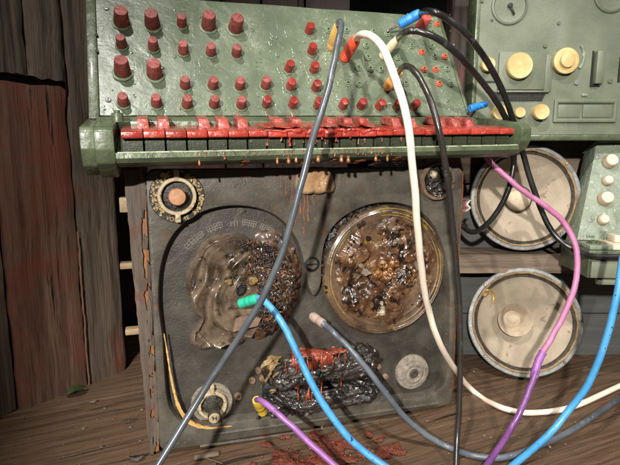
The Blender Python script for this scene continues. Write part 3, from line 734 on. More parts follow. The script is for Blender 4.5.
# scratched ochre edge at the lower-left corner of the field
bm = bmesh.new()
seq = [(164, 334, .5), (167, 352, .9), (170, 372, 1.1), (174, 392, 1.6), (179, 408, 2.2), (187, 420, 2.8), (197, 426, 2.4), (210, 428, 1.6), (222, 427, 1.1), (232, 426, .4)]
pl = [(Vector((*dp(a, b), .0006)), c) for a, b, c in seq]
pp = catmull([p for p, c in pl], 8); nn_ = len(pp)
def wr(t):
    f = t*(len(seq)-1); i = min(int(f), len(seq)-2); return (.0011*(seq[i][2]+(seq[i+1][2]-seq[i][2])*(f-i)))*(1+.75*nz(t*30, 3))
L = []
for i, p in enumerate(pp):
    d = (pp[min(i+1, nn_-1)]-pp[max(i-1, 0)]).normalized(); s_ = Vector((-d.y, d.x, 0)); wv = abs(wr(i/(nn_-1)))
    L.append((bm.verts.new(p+s_*wv), bm.verts.new(p-s_*wv*(.8+.3*nz(i*.3, 1))), bm.verts.new(p-s_*wv-Vector((0, 0, .003))), bm.verts.new(p+s_*wv-Vector((0, 0, .003)))))
for a, b in zip(L, L[1:]):
    for k in range(4): bm.faces.new((a[k], a[(k+1) % 4], b[(k+1) % 4], b[k]))
bm.faces.new(L[0]); bm.faces.new(L[-1])
obj('worn_edge', bm, GOLDWEAR, deck)

# burnt head cover: two charred logs, flakes, red drips
hc = thing('head_cover', '', ''); del hc['label']; del hc['category']; hc.parent = deck; hc.name = 'head_cover'
def char_log(p0, p1, rad, seed, sq=.8, nsg=150, nph=64):
    bm = bmesh.new(); a = Vector((*dp(*p0, RD), RD)); b = Vector((*dp(*p1, RD), RD)); d = (b-a); s_ = Vector((-d.y, d.x, 0)).normalized(); up = Vector((0, 0, 1)); rings = []
    for i in range(nsg+1):
        t = i/nsg; c = a+d*t; rg = []
        e = min(1, min(t, 1-t)*9)**.5
        for k in range(nph+1):
            ph = pi*k/nph
            q = c+s_*cos(ph)*rad+up*sin(ph)*rad*sq
            al = t*d.length; pr_ = ph*rad
            r = rad*e*(1+.20*nz(al*16, pr_*30, seed)+.13*nz(al*26+pr_*20, pr_*130, seed+4)+.05*nz(al*110, pr_*190, seed))
            lay = pr_*95+2.2*nz(al*14, pr_*20, seed+7); r += rad*.11*((lay % 1.0)-.5)
            cr = abs(nz(al*22, pr_*8, seed+2)); r -= rad*.28*exp(-(cr/.035)**2)*(.5+nz(al*5, pr_*5, 1))
            rg.append(bm.verts.new(c+s_*cos(ph)*r+up*max(-.001, sin(ph)*r*sq)))
        rings.append(rg)
    for A, Bq in zip(rings, rings[1:]):
        for k in range(nph): bm.faces.new((A[k], A[k+1], Bq[k+1], Bq[k]))
        bm.faces.new((A[nph], A[0], Bq[0], Bq[nph]))
    bm.faces.new(rings[0]); bm.faces.new(rings[-1]); return bm
obj('charred_half', char_log((262, 373), (378, 355), .0245, 3, 1.3), CHAR, hc, 80)
obj('charred_half', char_log((256, 405), (378, 387), .0220, 11, 1.25), CHAR2, hc, 80)
obj('charred_base', char_log((262, 388), (372, 374), .024, 15, .2), BLACK, hc, 80)
def log_h(px, py):
    t = (px-262)/116; c0 = 373-18*t; e = (py-c0)/17.5; c1 = 405-18*t; e1 = (py-c1)/16
    hA = .0315*sqrt(max(0, 1-e*e)); hB = .0272*sqrt(max(0, 1-e1*e1)); return max(hA, hB, .004)
bm = bmesh.new()
for (px, py, s_, rz) in ((268, 362, .012, .9), (262, 372, .010, 1.3), (274, 356, .009, .6), (285, 388, .012, .2), (298, 385, .010, .15), (276, 390, .009, .3), (350, 376, .009, .3), (271, 368, .009, 1.1)):
    c = dp(px, py, RD+.015)
    for j in range(3):
        s_ = s_*rnd.uniform(.5, 1.05)
        M = disc_M(c[0]+rnd.uniform(-.006, .006), c[1]+rnd.uniform(-.004, .004), RD+log_h(px, py)+.0015*j-.001, rnd.uniform(-.5, .5), rnd.uniform(-.5, .5), rz+rnd.uniform(-.3, .3)-.3)
        prism(bm, [(-s_, -s_*rnd.uniform(.1, .4)), (-s_*.4, -s_*rnd.uniform(.1, .5)), (s_*.2, -s_*rnd.uniform(.1, .4)), (s_, -s_*.15), (s_*rnd.uniform(.4, .9), s_*rnd.uniform(.1, .4)), (-.1*s_, s_*rnd.uniform(.15, .5)), (-s_*.8, s_*.15)], -.0005, .0004, 0, M)
obj('yellowed_flake', bm, FLAKE, hc)['kind'] = 'stuff'
bm = bmesh.new()                                     # soot shards scattered over the cover
for k in range(36):
    t = rnd.random(); px = 255+t*128; py = 396-t*18+rnd.gauss(0, 15); c = dp(px, py, RD+log_h(px, py)); s_ = rnd.uniform(.0012, .006)
    M = disc_M(c[0], c[1], RD+log_h(px, py)+.0003, rnd.uniform(-.5, .5), rnd.uniform(-.4, .4), rnd.uniform(-.6, .6))
    prism(bm, [(-s_, -s_*.5), (s_*.5, -s_*.6), (s_, s_*.2), (-s_*.4, s_*.6)], -.001, .0008, 0, M)
obj('soot_shard', bm, CHAR, hc)['kind'] = 'stuff'
for (px, py, r) in ((258, 370, .0048), (252, 380, .0052), (262, 378, .0045), (378, 366, .0045), (385, 376, .0045), (238, 396, .0055)):
    c = dp(px, py, RD); bm = bmesh.new(); lathe(bm, [(r, -.001), (r, .003), (r*.8, .0045), (r*.45, .0048), (r*.4, .003), (0, .003)], disc_M(c[0], c[1], RD), 20); obj('rivet', bm, worn('rusty_rivet_%d' % px, (110, 86, 66), (140, 114, 92), 300, (.4, .7), bump=.6), hc if px != 238 else deck)
bm = bmesh.new()                                     # red melt poured over the cover, following the upper half
for (cx_, cy_, rx_, ry_, sd) in ((306, 352, 18, 4.5, 1), (296, 359, 6, 8, 2), (324, 358, 9, 5, 3), (314, 362, 5, 9, 4), (334, 351, 9, 3, 5)):
    tmp = bmesh.new()
    blob(tmp, cx_, cy_, lambda th: (rx_*ry_/sqrt((ry_*cos(th))**2+(rx_*sin(th))**2))*(1+.7*nz(cos(th)*1.6, sin(th)*1.6, sd*5)), lambda X, Y, rn, th: 1-rn**2, 20, 80, 0)
    for v in tmp.verts:
        e_ = max(0, v.co.z); h_ = RD+log_h(v.co.x, v.co.y)+(.0012+.0012*nz(v.co.x*.3, v.co.y*.3, sd))*e_-.0006+(-.002 if v.co.z < 0 else 0)
        q = dp(v.co.x, v.co.y, h_); v.co = Vector((q[0], q[1], h_))
    me = bpy.data.meshes.new('t'); tmp.to_mesh(me); tmp.free(); bm.from_mesh(me); bpy.data.meshes.remove(me)
def drip2(px, a, b, r):
    n = 18; pts = []
    for j in range(n+1):
        py = a+(b-a)*j/n; xx = px+2.6*nz(j*.16, px); h_ = RD+log_h(xx, py)+.0008; q = dp(xx, py, h_); pts.append(Vector((q[0], q[1], h_)))
    tube(bm, pts, lambda t: r*(.6+.3*nz(t*5, px)+.5*exp(-((t-.95)/.07)**2)+.3*exp(-(t/.12)**2)), 9)
for (px, a, b, r, h) in ((296, 352, 388, .0026, .022), (302, 354, 376, .002, .024), (309, 352, 398, .0030, .023), (315, 356, 384, .002, .024), (322, 352, 424, .0028, .022), (299, 356, 400, .002, .02), (312, 356, 412, .0018, .02), (340, 352, 386, .0018, .02), (326, 356, 372, .002, .024), (333, 356, 366, .0018, .024), (345, 354, 372, .0018, .022), (306, 394, 422, .0020, .020), (323, 396, 426, .0024, .016), (286, 362, 374, .0016, .022)):
    drip2(px, a, b, r*.8)
obj('red_drip', bm, worn('red_brown_melt', (98, 36, 20), (146, 64, 38), 120, (.18, .38), bump=.4, coat=.5, wear=(70, 34, 24), wlev=.58, wscale=200), hc, 70)
c = dp(315, 415, RD); bm = bmesh.new(); blob(bm, c[0], c[1], lambda th: .010*(1+.2*nz(th*2, 8)), lambda X, Y, rn, th: .006*sqrt(max(0, 1-rn*rn))+.002*nz(X*120, Y*120), 10, 30, RD); obj('melted_bit', bm, worn('brown_melt', (104, 76, 56), (136, 106, 82), 90, (.25, .5), bump=.5), hc, 70)

# ------------------------------------------------------------------ the green synthesizer
yaw, til = radians(17), radians(28.5)
sx = Vector((cos(yaw), sin(yaw), 0)); sb = Vector((-sin(yaw), cos(yaw), 0))
su = sb*sin(til)+Vector((0, 0, 1))*cos(til)
S0 = Vector(P(95, 118, .62))
S_ = Frame(S0, sx, su)
q = S_.p(468, 118); S = Frame(S0, S_.l2w(q.x, q.y)-S0, su)
SW = S.p(468, 118).x; SH = .1965
syn = thing('synthesizer', 'green painted keyboard synthesizer with red keys and knobs above the burnt deck', 'synthesizer', S.M)
def sp(px, py, h=0.0): q = S.p(px, py, h); return (q.x, q.y)
# keyboard coordinates (x, o = outward horizontally, z = up) into the panel frame
def K(x, o, z):
    z = z-.004-.19*o
    return Vector((x, z*cos(til)-o*sin(til), z*sin(til)+o*cos(til)))
KM = Matrix(((1, 0, 0, 0), (0, -sin(til), cos(til), 0), (0, cos(til), sin(til), 0), (0, 0, 0, 1))) @ Matrix(((1, 0, 0, 0), (0, 1, 0, 0), (0, -.19, 1, -.004), (0, 0, 0, 1)))   # (x, o, z) -> face frame
def extrude_prof(bm, prof, x0, x1, bev=0):
    a = [bm.verts.new(K(x0, o, z)) for o, z in prof]; b = [bm.verts.new(K(x1, o, z)) for o, z in prof]; n = len(prof)
    bm.faces.new(a); bm.faces.new(b)
    for i in range(n): bm.faces.new((a[i], a[(i+1) % n], b[(i+1) % n], b[i]))
    if bev: bmesh.ops.bevel(bm, geom=list(bm.edges), offset=bev, segments=2, profile=.5, affect='EDGES')
# control panel plate with softly buckled surface
bm = bmesh.new()
grid_plate(bm, 0.006, SW, 0.004, SH, 150, 56, lambda x, y: .0007*nz(x*14, y*14, 2)+.0005*ridge(x*26, y*26, 3)*nz(x*9, y*9, 8), .006)
obj('control_panel', bm, G_PANEL, syn, 60)
bm = bmesh.new(); box(bm, -.007, .0055, -.002, SH+.002, -.06, .0025, .0015); obj('side_rim', bm, G_BODY, syn)
bm = bmesh.new(); box(bm, SW+.0005, SW+.006, .0, SH, -.06, .001, .0015); obj('side_rim', bm, G_BODY, syn)
bm = bmesh.new(); box(bm, -.004, SW+.003, .0, SH-.002, -.07, -.0065, .002); obj('case_back', bm, G_BODY, syn)
for py in (36, 52):
    x, y = sp(93, py); bm = bmesh.new(); lathe(bm, [(.0022, 0), (.0022, .001), (0, .0012)], disc_M(.0055, y, .0022), 12); obj('rim_hole', bm, BLACK, syn)
# ledge under the panel
x1 = SW+.012
bm = bmesh.new(); extrude_prof(bm, [(.0, .006), (.013, .0016), (.013, -.010), (-.02, -.016), (-.02, -.004)], .002, x1-.003, .001); obj('ledge', bm, G_BODY, syn)
# keyboard tray
kx0 = None
def kx(px, py, o, z):                                # x of a pixel on a keyboard line
    t = K(0, o, z); best = 0
    h = t.z; return S.p(px, py, h).x
XL = kx(120, 133, .085, .004); XR = kx(515, 128, .085, .004)
xl0 = kx(80, 140, .085, 0); xr1 = kx(529, 135, .085, 0)
bm = bmesh.new(); extrude_prof(bm, [(.0128, -.012), (.076, -.026), (.086, -.031), (.0885, -.0225), (.0915, -.0222), (.0925, -.028), (.088, -.034), (.048, -.047), (-.045, -.058), (-.045, -.024)], XL-.006, XR+.004, 0)
obj('key_tray', bm, G_BODY, syn, 25)
def cheek(x0, x1, prof, nm='cheek'):
    bm = bmesh.new(); extrude_prof(bm, prof, x0, x1, .002); return obj(nm, bm, G_BODY, syn, 40)
prof = [(-.045, .002), (.012, .004), (.088, .006), (.094, .002), (.095, -.018), (.089, -.034), (.05, -.058), (-.045, -.062)]
cheek(xl0+.014, XL-.0062, prof)
cheek(xl0-.002, xl0+.0135, [(-.03, .001), (.074, .004), (.079, -.001), (.080, -.020), (.072, -.040), (.046, -.056), (-.03, -.06)])
cheek(XR+.0042, xr1, [(-.045, .002), (.012, .005), (.088, .007), (.0955, .002), (.095, -.016), (.086, -.030), (.05, -.048), (-.045, -.052)])
bm = bmesh.new(); M = KM @ Matrix.Translation((xl0+.036, .03, .004)); lathe(bm, [(.007, 0), (.007, .008), (.006, .0095), (0, .0095)], M, 20); lathe(bm, [(.0035, .009), (.0035, .0125), (0, .013)], M, 14)
obj('cheek_boss', bm, G_BODY, syn)
# white-note keys (painted red) and raised notes
NK = 22; pitch = (XR-XL)/NK
kb = bmesh.new()
prof = [(.0135, .0005), (.060, .0034), (.0845, .0040), (.0865, .0030), (.0865, -.0028), (.0848, -.0042), (.080, -.0040), (.079, -.0020), (.0135, -.0060)]
a = [kb.verts.new(K(.0005, o, z)) for o, z in prof]; b = [kb.verts.new(K(pitch-.0005, o, z)) for o, z in prof]; n = len(prof)
kb.faces.new(a); kb.faces.new(b)
for i in range(n): kb.faces.new((a[i], a[(i+1) % n], b[(i+1) % n], b[i]))
bmesh.ops.bevel(kb, geom=list(kb.edges), offset=.0007, segments=2, profile=.5, affect='EDGES')
key0 = obj('key', kb, R_KEY, syn, 40)
sb_ = bmesh.new()                                    # stem under the key: a sub-part
a = [sb_.verts.new(K(x, o, z)) for x in (.0012, pitch-.0012) for o, z in ((.03, -.0055), (.0775, -.0032), (.0765, -.022), (.03, -.022))]
for q in ((0, 1, 2, 3), (4, 5, 6, 7), (0, 1, 5, 4), (1, 2, 6, 5), (2, 3, 7, 6), (3, 0, 4, 7)): sb_.faces.new([a[i] for i in q])
st0 = obj('key_stem', sb_, worn('dark_key_stem', (26, 28, 20), (58, 64, 44), 60, (.4, .6), bump=.4, wear=(96, 104, 80), wlev=.66, wscale=90), key0)
sag = {}
for i in range(NK):
    k = key0 if i == 0 else dup(key0, (0, 0, 0), syn)
    j = .0006*nz(i*1.7, 2)
    if 7 <= i <= 13: j -= .0016*(1-abs(i-10)/4)
    v = K(XL+i*pitch, 0, j); k.location = v
bb = bmesh.new()
w2 = pitch*.30
ends = [[bb.verts.new(K(x*s_, o, z)) for x, o, z, s_ in ((-w2, .0, .002, 1), (w2, .0, .002, 1), (w2*.9, .0, .0125, 1), (-w2*.9, .0, .0125, 1))],
        [bb.verts.new(K(x, o, z)) for x, o, z in ((-w2, .040, .002), (w2, .040, .002), (w2*.85, .032, .0125), (-w2*.85, .032, .0125))]]
A, Bq = ends; bb.faces.new(A); bb.faces.new(Bq)
for i in range(4): bb.faces.new((A[i], A[(i+1) % 4], Bq[(i+1) % 4], Bq[i]))
bmesh.ops.bevel(bb, geom=list(bb.edges), offset=.0009, segments=2, profile=.5, affect='EDGES')
raised = None
for i in range(1, NK):
    if i % 7 in (1, 2, 4, 5, 6):
        v = K(XL+i*pitch, .0142, .0002)
        if raised is None: raised = obj('raised_key', bb, R_KEYTOP, syn, 40); raised.location = v
        else: dup(raised, v, syn)
# melted red over the middle keys and drips under the rail
bm = bmesh.new()
for i, (o, wv, hh) in enumerate(((8.0, 1.0, .0034), (8.9, .6, .0026), (9.7, .9, .003), (10.6, .7, .0026), (7.1, .5, .002), (11.8, .7, .0024), (13.0, .6, .002))):
    cx = XL+o*pitch
    tmp = bmesh.new()
    blob(tmp, cx, .060, lambda th: (pitch*.75*wv*.022/sqrt((.022*cos(th))**2+(pitch*.75*wv*sin(th))**2))*(1+.22*nz(cos(th)*1.5, sin(th)*1.5, i*3.3)), lambda X, Y, rn, th: hh*.5*max(0, 1-rn**2)+.0005*nz(X*90, Y*90, i)*(1-rn), 16, 56, .0034)
    for v in tmp.verts: v.co = K(v.co.x, min(v.co.y, .0845), v.co.z)
    me = bpy.data.meshes.new('t'); tmp.to_mesh(me); tmp.free(); bm.from_mesh(me); bpy.data.meshes.remove(me)
pts = []; rad_ = []
for k in range(121):
    o = 6.7+7.3*k/120; e = sin(pi*k/120)**.6
    sag_ = max(0, nz(o*1.5, 4.0)+.12)*e
    pts.append(K(XL+o*pitch, .0855-.001*e, -.0005-.0075*sag_)); rad_.append(.0012+.0028*e*(.4+abs(nz(o*1.1, 9))+.5*sag_))
tube(bm, pts, lambda t: rad_[min(120, int(t*120))], 12)
obj('melted_paint', bm, R_DRIP if False else worn('wet_red_melt', (132, 34, 25), (164, 54, 40), 90, (.1, .3), bump=.25, coat=.8, lump=.4, lscale=150), syn, 70)
bm = bmesh.new()
def kdrip(o, z0_, z1_, r, out_):
    t = bmesh.new(); drip(t, 0, z0_, z1_, r, 0, .001, o*3.3, 9, .9)
    for v in t.verts: v.co = K(XL+o*pitch+v.co.x, out_+v.co.z, v.co.y)
    me = bpy.data.meshes.new('t'); t.to_mesh(me); t.free(); bm.from_mesh(me); bpy.data.meshes.remove(me)
WRD = worn('wet_red_drip', (132, 40, 28), (164, 66, 48), 90, (.1, .3), bump=.2, coat=.8)
for o, a, b, r in ((7.7, -.004, -.013, .0018), (8.15, -.004, -.020, .0024), (9.5, -.004, -.018, .0022), (9.9, -.004, -.012, .0016), (10.7, -.004, -.015, .0018), (11.5, -.004, -.011, .0015)):
    bm = bmesh.new(); kdrip(o, a, b, r, .084); obj('red_drip', bm, WRD, syn, 70)
bm = bmesh.new()
bm = bmesh.new()
for o, b, r in ((8.0, -.034, .0028), (8.4, -.036, .0022), (9.6, -.036, .0028), (10.9, -.037, .0030), (11.3, -.037, .0030), (12.9, -.035, .0026), (7.4, -.033, .002), (3.5, -.031, .0016), (13.6, -.033, .002), (17.2, -.032, .0016)):
    bm = bmesh.new(); r *= .85; lathe(bm, [(r*1.1, .0015), (r*.75, -.0015), (r*.8, -.003), (r*1.05, -.005), (r*.9, -.0066), (r*.5, -.0076), (0, -.0079)], KM @ Matrix.Translation((XL+o*pitch, .0885, -.0320+rnd.uniform(-.001, .001))), 12, wob=lambda a, rr, z: 1+.2*nz(cos(a), sin(a), o*9+z*200)); obj('amber_drip', bm, AMBER, syn, 70)
# light paint line along the rail
bm = bmesh.new(); tube(bm, [K(XL-.004+(XR-XL+.006)*t/60, .0912, -.0222) for t in range(61)], lambda t: .0009+.0004*nz(t*40, 3), 6); obj('rail_edge', bm, worn('chipped_pale_green', (140, 152, 120), (172, 180, 150), 100, (.35, .55), wear=(84, 100, 70), wlev=.56, wscale=160, bump=.3), syn)
bm = bmesh.new()
for k in range(46):
    o = rnd.gauss(10.2, 3.2); zz = -.0228; kdrip(o, zz, zz-rnd.uniform(.003, .0095), rnd.uniform(.0006, .0020), .0914+.0003)
for k in range(34):
    o = rnd.gauss(10, 2.6); kdrip(o, -.005, -.005-rnd.uniform(.006, .016), rnd.uniform(.0006, .0016), .0782)
obj('stain_run', bm, worn('red_brown_stain', (92, 42, 28), (132, 72, 48), 90, (.15, .35), bump=.2, coat=.5), syn, 70)['kind'] = 'stuff'
# rusty brown film under the rail
bm = bmesh.new(); bx = [(.0, .0)]
tmpo = [(XL+.1+.006*k, .0889-.0002, -.0345) for k in range(30)]
for k in range(26):
    o = rnd.uniform(5, 16); x = XL+o*pitch; t = rnd.uniform(.1, .9); oo = .088-.04*t; zz = -.034-.02*t
    s_ = rnd.uniform(.002, .006)
    lathe(bm, [(s_, -.0004), (s_*.8, .0006), (0, .0008)], KM @ Matrix.Translation((x, oo+.0003, zz-.0004)) @ Matrix.Rotation(radians(206), 4, 'X'), 10, wob=lambda a, r, z: 1+.3*nz(cos(a)*2, sin(a)*2, x*99))
obj('rust_spot', bm, RUST, syn)['kind'] = 'stuff'

# knobs on the panel
def make_knob(name, r, h, mat, rib, skirt):
    bm = bmesh.new(); seg = 36
    rb = (lambda a, rr, z: 1+(.035*(cos(a*18) > 0) if rib and .002 < z < h*.93 else 0)+.012*nz(cos(a)*2, sin(a)*2, z*90))
    lathe(bm, [(r*1.02, .0005), (r*1.04, .003), (r*.93, h*.55), (r*.88, h*.93), (r*.80, h*.985), (r*.6, h), (0, h)], None, seg, wob=rb)
    o = obj(name, bm, mat, syn, 35)
    bm = bmesh.new(); lathe(bm, [(r*skirt, -.001), (r*skirt*1.0, .0012), (r*skirt*.9, .0022), (r*.9, .0022)], None, 30, wob=lambda a, rr, z: 1+.07*nz(cos(a)*2, sin(a)*2, r*700))
    obj('collar', bm, JACK, o)
    bm = bmesh.new(); box(bm, -r*.06, r*.06, r*.15, r*.80, h-.0004, h+.0005); obj('pointer', bm, worn('dark_red_line', (110, 36, 30), (130, 50, 42), 200, (.5, .7)) if 'dark_red_line' not in bpy.data.materials else bpy.data.materials['dark_red_line'], o)
    return o
kbig = make_knob('knob', .0098, .0245, R_DUST, True, 1.32)
ksm = make_knob('knob', .0068, .0175, R_DUST, True, 1.30)
kgl = make_knob('knob', .0070, .0160, R_GLOSS, False, 1.22)
kbr = make_knob('knob', .0090, .0240, worn('plain_red_cap', (176, 62, 52), (196, 84, 72), 100, (.4, .6), bump=.2), False, 1.05)
used = set()
def put(k, px, py, s_=1.0):
    x, y = sp(px, py); rz = rnd.uniform(-2.2, 2.2)
    if k.name in used: o = dup(k, (x, y, 0), syn, (0, 0, rz))
    else: o = k; used.add(k.name); o.location = (x, y, 0)
    o.rotation_euler = (rnd.gauss(0, .035), rnd.gauss(0, .035), rz)
    o.scale = (s_, s_, s_)
    return o
for q in ((121.5, 23), (152.5, 25.5), (208.4, 27), (234.8, 29.5), (122.6, 73.5), (154.8, 75)): put(kbig, *q)
for q in ((181.8, 25.5), (122, 46), (153.4, 48.8), (183.3, 52.6), (210.4, 54), (236.2, 55.2), (185, 87), (212.4, 87.2), (239.3, 87.5), (265.2, 87), (123.6, 104), (156.6, 105), (186.8, 106), (213.8, 106), (241, 106.5)): put(ksm, *q)
for q in ((308.4, 32.5), (311, 53), (288.2, 70), (313.2, 71), (290, 88), (315, 89), (266, 105.5), (292, 106), (317, 107), (342, 107), (360.3, 107.3), (378.2, 107.5), (395.5, 108), (412.8, 108)): put(kgl, *q)
put(kbr, 420.5, 27.5)
# jack sockets
def make_jack(mat):
    bm = bmesh.new(); seg = 6
    lathe(bm, [(.0058, -.001), (.0058, .0018), (.0052, .0024), (.0036, .0024), (.0032, .0018)], None, 6)
    lathe(bm, [(.0036, .001), (.0036, .0042), (.0030, .0046), (.0021, .0046), (.0019, .001), (0, .001)], None, 18)
    o = obj('jack_socket', bm, mat, syn, 30)
    bm = bmesh.new(); lathe(bm, [(.0021, .0008), (.0020, .0030), (0, .0030)], None, 14); obj('socket_hole', bm, BLACK, o)
    return o
jg = make_jack(JACK); jr = make_jack(JACKR)
for q in ((327.9, 30.8), (346, 31.2), (372.8, 32.4), (387, 34.3), (365.7, 46.1), (367.4, 58), (358, 68.6), (370, 69.3), (396.8, 58), (358.6, 85), (431.8, 33), (411, 46.7), (431.2, 46.7), (433.6, 57.2), (446.3, 69.3), (450.2, 84.3), (405, 84), (347.5, 84), (420.5, 84.5), (380, 70)): put(jg, *q)
for q in ((436.8, 24.5), (421.6, 52.7), (444.2, 57.2), (423.7, 69.9), (435.1, 69.9), (438.7, 84.3)): put(jr, *q)
# panel screws
for q in ((106.5, 8.5), (108.3, 100), (447, 100), (430, 22), (252, 30), (277, 55)):
    x, y = sp(*q); bm = bmesh.new(); lathe(bm, [(.0036, -.0008), (.0036, .0008), (.0028, .0016), (0, .0018)], disc_M(x, y, 0), 16); s1 = obj('screw', bm, METAL if q[0] < 200 else JACK, syn)
    bm = bmesh.new(); box(bm, -.0024, .0024, -.0005, .0005, .0014, .0021, 0, 0, disc_M(x, y, 0, 0, 0, rnd.uniform(0, 3))); obj('slot', bm, BLACK, s1)
# clear lacquer runs and droplets on the panel
bm = bmesh.new()
for k in range(85):
    px = rnd.uniform(245, 360) if k % 3 else rnd.uniform(100, 450); py = rnd.uniform(20, 108)
    x, y = sp(px, py); drip(bm, x, y, y-rnd.uniform(.003, .022), rnd.uniform(.0007, .0018), .0002, .002, k*1.3, 7, .6)
for k in range(150):
    px = rnd.uniform(240, 455) if k % 3 else rnd.uniform(100, 450); py = rnd.uniform(10, 112); x, y = sp(px, py); s_ = rnd.uniform(.0006, .0022)
    lathe(bm, [(s_, -.0004), (s_*.8, .0007), (0, .0010)], disc_M(x, y, .0002), 9)
obj('paint_run', bm, worn('glossy_green_run', (82, 95, 74), (108, 119, 98), 60, (.1, .25), bump=.1, coat=.8), syn)['kind'] = 'stuff'
bm = bmesh.new()
for (px, a, b, r) in ((268, 90, 97, .0011), (265, 108, 118, .001), (291, 108, 120, .0013), (289, 72, 78, .0009), (315, 92, 99, .001), (268, 107, 119, .0008), (342, 110, 118, .0010), (234, 112, 116, .0012), (238, 111, 116, .0011), (180, 106, 110, .001)):
    p, q = sp(px, a), sp(px, b); drip(bm, p[0], p[1], q[1], r, .0003, .001, px, 7, .7)
obj('rust_run', bm, R_DRIP, syn)['kind'] = 'stuff'

# ------------------------------------------------------------------ second green machine, upper right
M2 = Frame(P(474, 134.5, .86), (1, .0, 0), (0, 0, 1))
mach = thing('green_machine', 'big olive green machine with cream discs and knobs in the upper right', 'machine', M2.M)
def m2(px, py, h=0.0): q = M2.p(px, py, h); return (q.x, q.y)
bm = bmesh.new(); grid_plate(bm, 0, .42, .0, .36, 60, 50, lambda x, y: .0008*nz(x*12, y*12, 4)+.0025*exp(-((x-.145)/.014)**2-((y-.135)/.06)**2), .012)
obj('front_plate', bm, G_MACH, mach, 60)
bm = bmesh.new(); box(bm, .004, .416, .004, .37, -.04, -.0125, .003); obj('case', bm, G_BODY, mach)
bm = bmesh.new(); box(bm, -.004, .424, -.010, -.0005, -.05, .004, .002); obj('bottom_rail', bm, G_BODY, mach)
bm = bmesh.new(); box(bm, -.008, -.0005, -.010, .36, -.04, .004, .002); obj('side_rim', bm, G_BODY, mach)
for (px, py, r, ang_) in ((509.5, 6, .030, .5), (612, -6, .030, 2.2)):
    x, y = m2(px, py); bm = bmesh.new(); lathe(bm, [(r, -.001), (r, .002), (r*.95, .0032), (r*.90, .0032), (r*.86, .001), (r*.80, .0005), (r*.2, .0012), (0, .0012)], disc_M(x, y, 0), 56); d = obj('round_lock', bm, G_MACH, mach)
    bm = bmesh.new(); lathe(bm, [(r*.91, .0005), (r*.91, .0022), (r*.87, .0022), (r*.87, .0005)], disc_M(x, y, .0), 56); obj('dark_groove', bm, G_DARK, d)
    bm = bmesh.new(); M = disc_M(x, y, .001, 0, 0, ang_); lathe(bm, [(.004, 0), (.004, .004), (0, .0045)], M, 16); box(bm, -.0016, .0016, -.016, .002, .0005, .0035, .0006, 0, M); obj('keyhole', bm, BLACK, d)
# recessed plate with slot
p, q = m2(499, 52), m2(546, 90)
bm = bmesh.new(); box(bm, p[0], q[0], q[1], p[1], -.001, .004, .0012); dpl = obj('cover_plate', bm, G_MACH, mach)
p, q = m2(497, 86), m2(548, 90.5); bm = bmesh.new(); box(bm, p[0], q[0]-.001, q[1]-.004, q[1]-.0005, .0, .0065, .001); obj('plate_lip', bm, G_MACH, dpl)
bm = bmesh.new(); p2, q2 = m2(545, 55), m2(549.5, 92); box(bm, p2[0]+.0002, q2[0], q2[1], p2[1], .0, .0055, .001); obj('plate_side', bm, G_MACH, dpl)
p, q = m2(494, 92), m2(545, 101); bm = bmesh.new(); prism(bm, [(p[0], q[1]), (q[0]-.006, q[1]), (q[0], p[1]), (p[0], p[1])], -.004, .0022); obj('slot', bm, BLACK, mach)
def cream_disc(px, py, r, h, name='cream_disc', step=False):
    x, y = m2(px, py, h*.7); bm = bmesh.new(); pr = [(r*.92, .0), (r, h*.55), (r*.985, h*.9), (r*.93, h), (r*.86, h*.97), (0, h*.97)]
    if step: pr = [(r*.92, .0), (r, h*.45), (r*.98, h*.65), (r*.90, h*.7), (r*.58, h*.68), (r*.55, h*.95), (r*.48, h), (r*.22, h*.98), (0, h*1.01)]
    lathe(bm, pr, disc_M(x, y, 0), 48); return obj(name, bm, CREAM, mach, 40)
cream_disc(519.5, 66, .0215, .016)
cream_disc(567, 60.5, .0212, .020, step=True)
cream_disc(488, 64.5, .0115, .015, 'cream_knob'); cream_disc(500, 112.5, .0128, .016, 'cream_knob'); cream_disc(520, 112.5, .0088, .010, 'cream_knob'); cream_disc(541, 112, .0130, .016, 'cream_knob')
p, q = m2(592.5, 51), m2(601, 87); bm = bmesh.new(); box(bm, p[0]+.003, q[0]-.003, q[1]+.004, p[1]-.001, .0, .012, .002); obj('slider_handle', bm, G_MACH, mach)
bm = bmesh.new(); box(bm, p[0]+.0, q[0]-.003, q[1], q[1]+.0035, -.002, .0015); box(bm, p[0]+.0, p[0]+.0028, q[1]+.004, p[1], -.002, .0015); obj('slider_track', bm, BLACK, mach)
p, q = m2(554, 99.5), m2(615, 122.5); bm = bmesh.new()
plate_hole(bm, rounded(p[0], q[0], q[1], p[1], .002), rounded(p[0]+.006, q[0]-.006, q[1]+.006, p[1]-.006, .001), .0045, -.001, .0005, .001); obj('label_frame', bm, G_MACH, mach, 30)
bm = bmesh.new(); box(bm, p[0]+.0075, p[0]+.045, q[1]+.0085, p[1]-.0085, -.001, .002, .0006); box(bm, p[0]+.050, q[0]-.0085, q[1]+.0085, p[1]-.0085, -.001, .002, .0006); obj('label_plate', bm, G_MACH, mach)
for (px, py, r) in ((558.5, 23.5, .003), (545, 46, .0035), (576, 83, .0040), (559, 51, .005), (610, 81, .0042), (482, 1, .003), (492, 20, .002)):
    x, y = m2(px, py); bm = bmesh.new(); lathe(bm, [(r, -.0005), (r, .0018), (r*.75, .003), (r*.4, .003), (r*.35, .0018), (0, .0018)], disc_M(x, y, 0), 18); obj('screw', bm, METAL if px == 576 else G_MACH, mach)
bm = bmesh.new(); pts = []
for k in range(13):
    a = -1.0+2.0*k/12; x, y = m2(575, 57); pts.append(Vector((x+.016*cos(a)*.9, y+.022*sin(a), .001)))
tube(bm, pts, .0028, 8); obj('curved_slot', bm, G_LIGHT, mach)
